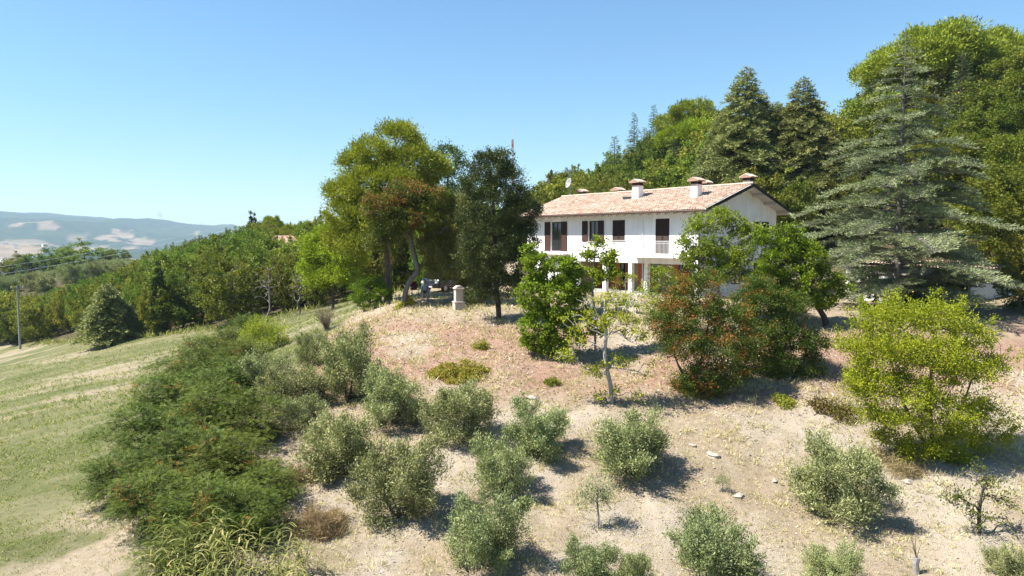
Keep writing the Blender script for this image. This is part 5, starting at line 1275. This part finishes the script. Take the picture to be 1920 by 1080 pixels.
def garden_chair(loc, rz, lab):
    C = empty('garden_chair', loc, rz, lab, 'chair', 'white metal garden chairs on the lawn')
    for sx in (-1, 1):
        for sy in (-1, 1): MB().tube([(sx * .2, sy * .2, -.03), (sx * .18, sy * .18, .44)], .016, 6).build('leg', M['whitemetal'], C)
    st = MB().lathe([(.25, .43), (.26, .445), (.25, .46)], k=16); st.build('seat', M['whitemetal'], C)
    bk = MB(); n = 14
    ring = [(math.cos(2 * math.pi * i / n) * .29, .22, .78 + math.sin(2 * math.pi * i / n) * .30) for i in range(n + 1)]; bk.tube(ring, .018, 6)
    for k in (-2, -1, 0, 1, 2):
        xx = k * .1; hh = math.sqrt(.29 ** 2 - xx ** 2); bk.tube([(xx, .22, .78 - hh), (xx, .22, .78 + hh)], .009, 5); bk.tube([(-hh, .222, .78 + xx), (hh, .222, .78 + xx)], .009, 5)
    bk.build('backrest', M['whitemetal'], C)
p = on_ground(1103, 592); garden_chair(p, .2, 'white metal chair with round lattice back, left of the garden table')
p2 = on_ground(1190, 588); garden_chair(p2, 2.4, 'white metal chair with round lattice back, right of the garden table')
p = on_ground(1146, 590); T = empty('garden_table', p, .3, 'grey stone garden table on the lawn before the porch', 'table')
MB().box(-.7, .7, -.38, .38, .66, .73).build('table_top', M['concrete'], T, .015)
for s in (-1, 1): MB().box(s * .45 - .08, s * .45 + .08, -.28, .28, -.05, .66).build('leg', M['concrete'], T, .01)

def car():
    b = spot(836, 53); C = empty('parked_car', b, R(60), 'dark blue parked car half hidden behind the oak foliage', 'car')
    paint = surf('dark_blue_paint', (.012, .016, .035), (.010, .014, .03), 3, .18, 0, 10, .2, .7)
    prof = [(-2.05, .35), (-2.08, .75), (-1.95, 1.0), (-1.3, 1.05), (-.6, 1.42), (.7, 1.46), (1.5, 1.12), (1.98, 1.02), (2.02, .5), (1.9, .3)]
    sec = [(-.86, 0.0), (-.80, .035), (.80, .035), (.86, 0.0)]
    V = []; n = len(prof)
    for yy, g in sec:
        for x, z in prof: V.append((x * (1 if abs(yy) < .85 else .985), yy * (1 - (.20 * max(0, z - 1.0) / .46)), z + (g if z > 1.0 else 0)))
    F = [tuple(range(n))[::-1], tuple(range(3 * n, 4 * n))]
    for k in range(3): F += [(k * n + i, k * n + (i + 1) % n, (k + 1) * n + (i + 1) % n, (k + 1) * n + i) for i in range(n)]
    MB().add(V, F).build('body', paint, C, .03, True)
    for s in (-1, 1):
        q = MB().prism([(-1.18, 1.06), (-.58, 1.36), (.66, 1.39), (1.28, 1.10)], 1, .80 * s - .015 if s > 0 else -.815, .80 * s + .015 if s > 0 else -.785); w = q.build('side_window', M['glass'], C); w.rotation_euler = (s * R(9), 0, 0); w.location = (0, s * .14, .02)
        MB().box(-2.10, -1.96, s * .62 - .16, s * .62 + .16, .68, .86).build('headlight', M['whitemetal'], C, .02)
        MB().box(2.0, 2.06, s * .66 - .12, s * .66 + .12, .7, .92).build('tail_light', M['shutter_red'], C, .01)
        for x in (-1.3, 1.25):
            w = MB().lathe([(.20, -.1), (.31, -.095), (.32, 0), (.31, .095), (.20, .1)], k=16).build('wheel', M['darkmetal'], C); w.rotation_euler = (math.pi / 2, 0, 0); w.location = (x, s * .78, .32)
            rm = MB().lathe([(.04, -.104), (.19, -.104), (.19, .104), (.04, .104)], k=12).build('rim', M['greymetal'], w)
    MB().add([(-1.30, -.66, 1.09), (-1.30, .66, 1.09), (-.64, .60, 1.43), (-.64, -.60, 1.43)], [(0, 1, 2, 3)]).build('windscreen', M['glass'], C).modifiers.new('t', 'SOLIDIFY').thickness = .02
    MB().box(-2.11, -2.05, -.42, .42, .52, .66).build('grille', M['darkmetal'], C, .01)
    MB().box(-2.125, -2.10, -.26, .26, .40, .51).build('number_plate', M['whitemetal'], C)
car()

# ------------------------------------------------------------------ person resting in the shade
def folding_chair(loc, rz, mat, lab):
    C = empty('folding_chair', loc, rz, lab, 'chair')
    for s in (-1, 1):
        MB().tube([(s * .25, -.24, -.02), (s * .25, .22, .62)], .013, 5).build('leg', M['greymetal'], C)
        MB().tube([(s * .24, .26, -.02), (s * .24, -.2, .44), (s * .24, -.26, .46)], .013, 5).build('leg', M['greymetal'], C)
        MB().box(s * .27 - .03, s * .27 + .03, -.22, .22, .60, .63).build('armrest', M['greymetal'], C, .008)
    MB().add([(-.23, -.25, .44), (.23, -.25, .44), (.23, 0, .40), (-.23, 0, .40), (.23, .22, .43), (-.23, .22, .43), (-.23, -.25, .46), (.23, -.25, .46), (.23, 0, .42), (-.23, 0, .42), (.23, .22, .45), (-.23, .22, .45)],
             [(0, 3, 2, 1), (3, 5, 4, 2), (6, 7, 8, 9), (9, 8, 10, 11), (0, 1, 7, 6), (5, 11, 10, 4), (0, 6, 9, 3), (3, 9, 11, 5), (1, 2, 8, 7), (2, 4, 10, 8)]).build('seat', mat, C)
    MB().add([(-.24, .22, .46), (.24, .22, .46), (.24, .36, 1.0), (-.24, .36, 1.0), (-.24, .24, .455), (.24, .24, .455), (.24, .385, .995), (-.24, .385, .995)], [(0, 1, 2, 3), (4, 7, 6, 5), (0, 4, 5, 1), (3, 2, 6, 7), (0, 3, 7, 4), (1, 5, 6, 2)]).build('backrest', mat, C)
    return C
teal = surf('teal_canvas', (.02, .07, .11), (.015, .05, .09), 9, .8, .2, 60)
dred = surf('dark_red_canvas', (.16, .012, .018), (.10, .010, .014), 9, .8, .2, 60)
def person(loc, rz):
    nodes = [((0, .10, .52), .135, 2), ((0, .08, .66), .125, 1), ((0, .02, .84), .135, 1), ((0, -.04, .98), .105, 1), ((0, -.075, 1.06), .048, 0), ((0, -.11, 1.13), .075, 0), ((0, -.125, 1.20), .088, 0), ((0, -.12, 1.27), .07, 0), ((0, -.225, 1.165), .014, 0)]
    edges = [(0, 1), (1, 2), (2, 3), (3, 4), (4, 5), (5, 6), (6, 7), (5, 8)]
    def chain(start, pts):
        k = start
        for p in pts: nodes.append(p); edges.append((k, len(nodes) - 1)); k = len(nodes) - 1
        return k
    for s in (-1, 1):
        chain(0, [((s * .10, .02, .52), .095, 2), ((s * .13, -.20, .53), .08, 2), ((s * .14, -.40, .53), .062, 0), ((s * .14, -.42, .30), .054, 0), ((s * .14, -.40, .11), .036, 0), ((s * .15, -.42, .05), .034, 3), ((s * .155, -.56, .035), .026, 3)])
        h = chain(3, [((s * .16, -.03, .96), .06, 1), ((s * .215, -.06, .82), .045, 1), ((s * .22, -.12, .70), .037, 0), ((s * .19, -.26, .64), .029, 0), ((s * .17, -.34, .62), .023, 0), ((s * .165, -.39, .615), .026, 0)])
        for j, (dx, ln) in enumerate(((-.028, .062), (-.009, .072), (.010, .066), (.028, .052))):
            chain(h, [((s * .165 + dx, -.39 - ln * .6, .612), .009, 0), ((s * .165 + dx, -.39 - ln, .592), .008, 0)])
        chain(h - 1, [((s * .165 - s * .045, -.365, .618), .010, 0), ((s * .165 - s * .055, -.405, .608), .009, 0)])
    me = bpy.data.meshes.new('sk'); me.from_pydata([n[0] for n in nodes], edges, [])
    o = bpy.data.objects.new('sk', me); COL.objects.link(o)
    o.modifiers.new('s', 'SKIN'); m2 = o.modifiers.new('d', 'SUBSURF'); m2.levels = 1
    sv = me.skin_vertices[0].data
    for i, n in enumerate(nodes): sv[i].radius = (n[1], n[1])
    sv[0].use_root = True
    dg = bpy.context.evaluated_depsgraph_get(); res = bpy.data.meshes.new_from_object(o.evaluated_get(dg)); bpy.data.objects.remove(o)
    res.name = 'person'; res.materials.clear()
    skin = surf('skin', (.50, .30, .22), (.44, .26, .19), 12, .55)
    blouse = surf('patterned_blouse', (.62, .66, .74), (.16, .20, .34), 22, .8, 0, 10, 0, .2, 2)
    shorts = surf('navy_shorts', (.03, .04, .08), (.02, .03, .06), 12, .85); shoe = surf('sandal', (.25, .20, .17), (.2, .16, .13), 12, .7)
    for m in (skin, blouse, shorts, shoe): res.materials.append(m)
    NP = np.array([n[0] for n in nodes]); NR = np.array([n[1] for n in nodes]); NK = [n[2] for n in nodes]
    for p in res.polygons:
        p.use_smooth = True; c = np.array(p.center); p.material_index = NK[int(np.argmin(np.linalg.norm(NP - c, axis=1) - NR))]
    o = put('person', res, None, loc); o.rotation_euler = (0, 0, rz); tag(o, 'seated person in pale blue patterned top with bare legs, leaning forward in shade', 'person')
    hair = MB().lathe([(.02, 1.345), (.07, 1.33), (.098, 1.28), (.105, 1.22), (.098, 1.15), (.075, 1.10)], 0, -.09, 14); hm = hair.mesh('hair', surf('grey_hair', (.34, .30, .26), (.22, .19, .16), 30, .7), smooth=True)
    put('hair', hm, o)
    for s in (-1, 1):
        e = MB().lathe([(.003, 1.198), (.010, 1.204), (.003, 1.212)], s * .033, -.208, 6).build('eye', M['darkmetal'], o)
        MB().tube([(s * .088, -.11, 1.17), (s * .097, -.10, 1.20), (s * .09, -.10, 1.225)], .012, 5).build('ear', skin, o)
    MB().box(-.022, .022, -.205, -.195, 1.128, 1.136).build('mouth', M['shutter_red'], o)
pp = on_ground(797, 562)
folding_chair(pp, .12, teal, 'teal folding chair under the seated person')
person((pp[0], pp[1], pp[2] - .03), .12)
pr = on_ground(777, 558); folding_chair((pr[0], pr[1] + .4, gz(pr[0], pr[1] + .4)), .5, dred, 'dark red folding chair behind the leaning trunk')

# ------------------------------------------------------------------ mast, poles, wires, far houses, cloud
def mast():
    Y = 330; x = Y * 1.0 / FPX; zb = gz(x, Y); top = at(960, 232, Y)[2]; h = top - zb
    A = empty('lattice_mast', (x, Y, zb), .4, 'red and white lattice radio mast on the skyline', 'mast')
    red = surf('mast_red', (.55, .10, .07), (.5, .09, .06), 1, .6); wh = surf('mast_white', (.75, .75, .76), (.7, .7, .71), 1, .6)
    n = 16; W_ = lambda t: 2.3 - 1.75 * t
    for i in range(n):
        t0, t1 = i / n, (i + 1) / n; a, b = W_(t0) / 2, W_(t1) / 2; z0, z1 = h * .9 * t0, h * .9 * t1; m = MB()
        for k in range(4):
            c = [(1, 1), (-1, 1), (-1, -1), (1, -1)]; p, q = c[k], c[(k + 1) % 4]
            m.tube([(p[0] * a, p[1] * a, z0), (p[0] * b, p[1] * b, z1)], .11, 4); m.tube([(p[0] * a, p[1] * a, z0), (q[0] * b, q[1] * b, z1)], .06, 4); m.tube([(p[0] * b, p[1] * b, z1), (q[0] * b, q[1] * b, z1)], .06, 4)
        m.build('lattice_section', red if i in (3, 7, 11, 12, 15) else wh, A)
    MB().tube([(0, 0, h * .9), (0, 0, h)], [.12, .04], 5).build('antenna_rod', wh, A)
    for z, s in ((h * .62, 1), (h * .7, -1), (h * .5, -1), (h * .8, 1)):
        MB().box(s * .8 - .3, s * .8 + .3, -.8, -.4, z, z + 1.2).build('antenna_panel', M['greymetal'], A, .05)
mast()
def pole(loc, h, lab, arm=True):
    A = empty('utility_pole', loc, .8, lab, 'utility pole', 'poles of the overhead line')
    MB().tube([(0, 0, -.3), (0, 0, h)], [.17, .10], 10).build('shaft', M['polegrey'], A)
    MB().box(-.8, .8, -.06, .06, h - .35, h - .25).build('crossarm', M['greymetal'], A, .01)
    for x in (-.7, 0, .7): MB().lathe([(.03, h - .25), (.06, h - .2), (.03, h - .14), (.05, h - .1), (.02, h - .05)], x, 0, 8).build('insulator', M['whitemetal'], A)
b = spot(30, 98); pole(b, at(30, 536, 98)[2] - b[2], 'grey concrete utility pole at the left end of the wood edge')
w0 = at(-150, 536, 120); w1 = at(466, 421, 185)
zb = gz(w0[0], w0[1]); pole((w0[0], w0[1], zb), w0[2] - zb + .1, 'utility pole beyond the left edge')
zb = gz(w1[0], w1[1]); pole((w1[0], w1[1], zb), w1[2] - zb + .1, 'utility pole among the hilltop trees under the wires')
wm = surf('bright_cable', (.85, .86, .87), (.8, .8, .8), 2, .5, 0, 10, 0)
for i, (da, db, lab) in enumerate(((0, 0, 'lower of the overhead wires crossing the left valley'), (1.5, 1.0, 'middle overhead wire crossing the left valley'), (5.2, 2.8, 'upper overhead wire crossing the left valley'))):
    pts = [(w0[0] + (w1[0] - w0[0]) * t, w0[1] + (w1[1] - w0[1]) * t, (w0[2] + da) * (1 - t) + (w1[2] + db) * t - 4 * 1.1 * t * (1 - t)) for t in [k / 24 for k in range(25)]]
    tag(MB().tube(pts, .027 if i < 2 else .02, 4).build('overhead_wire', wm), lab, 'wire', 'overhead wires')
def far_house(loc, w, d, h, rz, lab, group=None, detail=True):
    A = empty('distant_house', loc, rz, lab, 'house', group)
    MB().box(-w / 2, w / 2, -d / 2, d / 2, -2, h).build('wall', M['white'], A)
    MB().prism([(-d / 2 - .5, h - .15), (0, h + d * .22), (d / 2 + .5, h - .15), (d / 2 + .5, h + .05), (0, h + d * .22 + .25), (-d / 2 - .5, h + .05)], 0, -w / 2 - .5, w / 2 + .5).build('roof', M['farroof'], A)
    for s in (-1, 1): MB().prism([(-d / 2, h), (d / 2, h), (0, h + d * .22)], 0, s * (w / 2 - .15) - .1, s * (w / 2 - .15) + .1).build('gable', M['white'], A)
    if detail:
        for i in range(3): MB().box(-w / 2 + w * (.18 + .3 * i), -w / 2 + w * (.18 + .3 * i) + 1, -d / 2 - .03, -d / 2 + .05, h - 1.8, h - .6).build('window', M['shutter'], A)
b = spot(572, 106); zt = at(572, 461, 106)[2]; far_house(b, 8, 6, max(zt - b[2], 2), R(28), 'small house with pale tiled roof half hidden on the wooded hilltop')
b = spot(2, 228); far_house((b[0], b[1], b[2]), 7, 6, max(at(0, 506, 228)[2] - b[2], 2), .3, 'white farmhouse at the far left edge below the oaks')
rg = np.random.default_rng(900); HS = []
for i in range(30):
    a = R(rg.uniform(-37, -31)) if i < 18 else R(rg.uniform(-28, -19)); r = rg.uniform(2300, 3300) if i < 18 else rg.uniform(2600, 4200); x, y = r * math.sin(a), r * math.cos(a)
    far_house((x, y, float(farz(np.array([x]), np.array([y]))[0]) + 6), rg.uniform(12, 22), 11, rg.uniform(6, 9), rg.random() * 3, 'tiny white house far off in the valley', 'tiny houses in the valley', False)
def cloud(px, py, D, w, lab, dens):
    p = at(px, py, D); bm = bmesh.new(); rr = random.Random(px)
    for i in range(9):
        t = rr.uniform(-1, 1); s = w * .5 * rr.uniform(.28, .5) * (1 - .5 * abs(t))
        bmesh.ops.create_icosphere(bm, subdivisions=2, radius=s, matrix=Matrix.Translation((t * w * .42, rr.uniform(-.2, .2) * w, s * .5 + rr.uniform(-.05, .2) * w)))
    me = bpy.data.meshes.new('cloud'); bm.to_mesh(me); bm.free()
    m, nt, out = newmat('cloud_vapour'); v = N(nt, 'ShaderNodeVolumePrincipled'); v.inputs['Color'].default_value = (1, 1, 1, 1); v.inputs['Density'].default_value = dens; v.inputs['Anisotropy'].default_value = .3
    nt.links.new(v.outputs[0], out.inputs['Volume']); me.materials.append(m)
    tag(put('cloud', me, None, p), lab, 'cloud', kind='thing')
cloud(297, 404, 14000, 330, 'small white cloud puff above the mountain ridge', .009)
cloud(212, 402, 14500, 220, 'faint smaller cloud puff left of the other', .004)
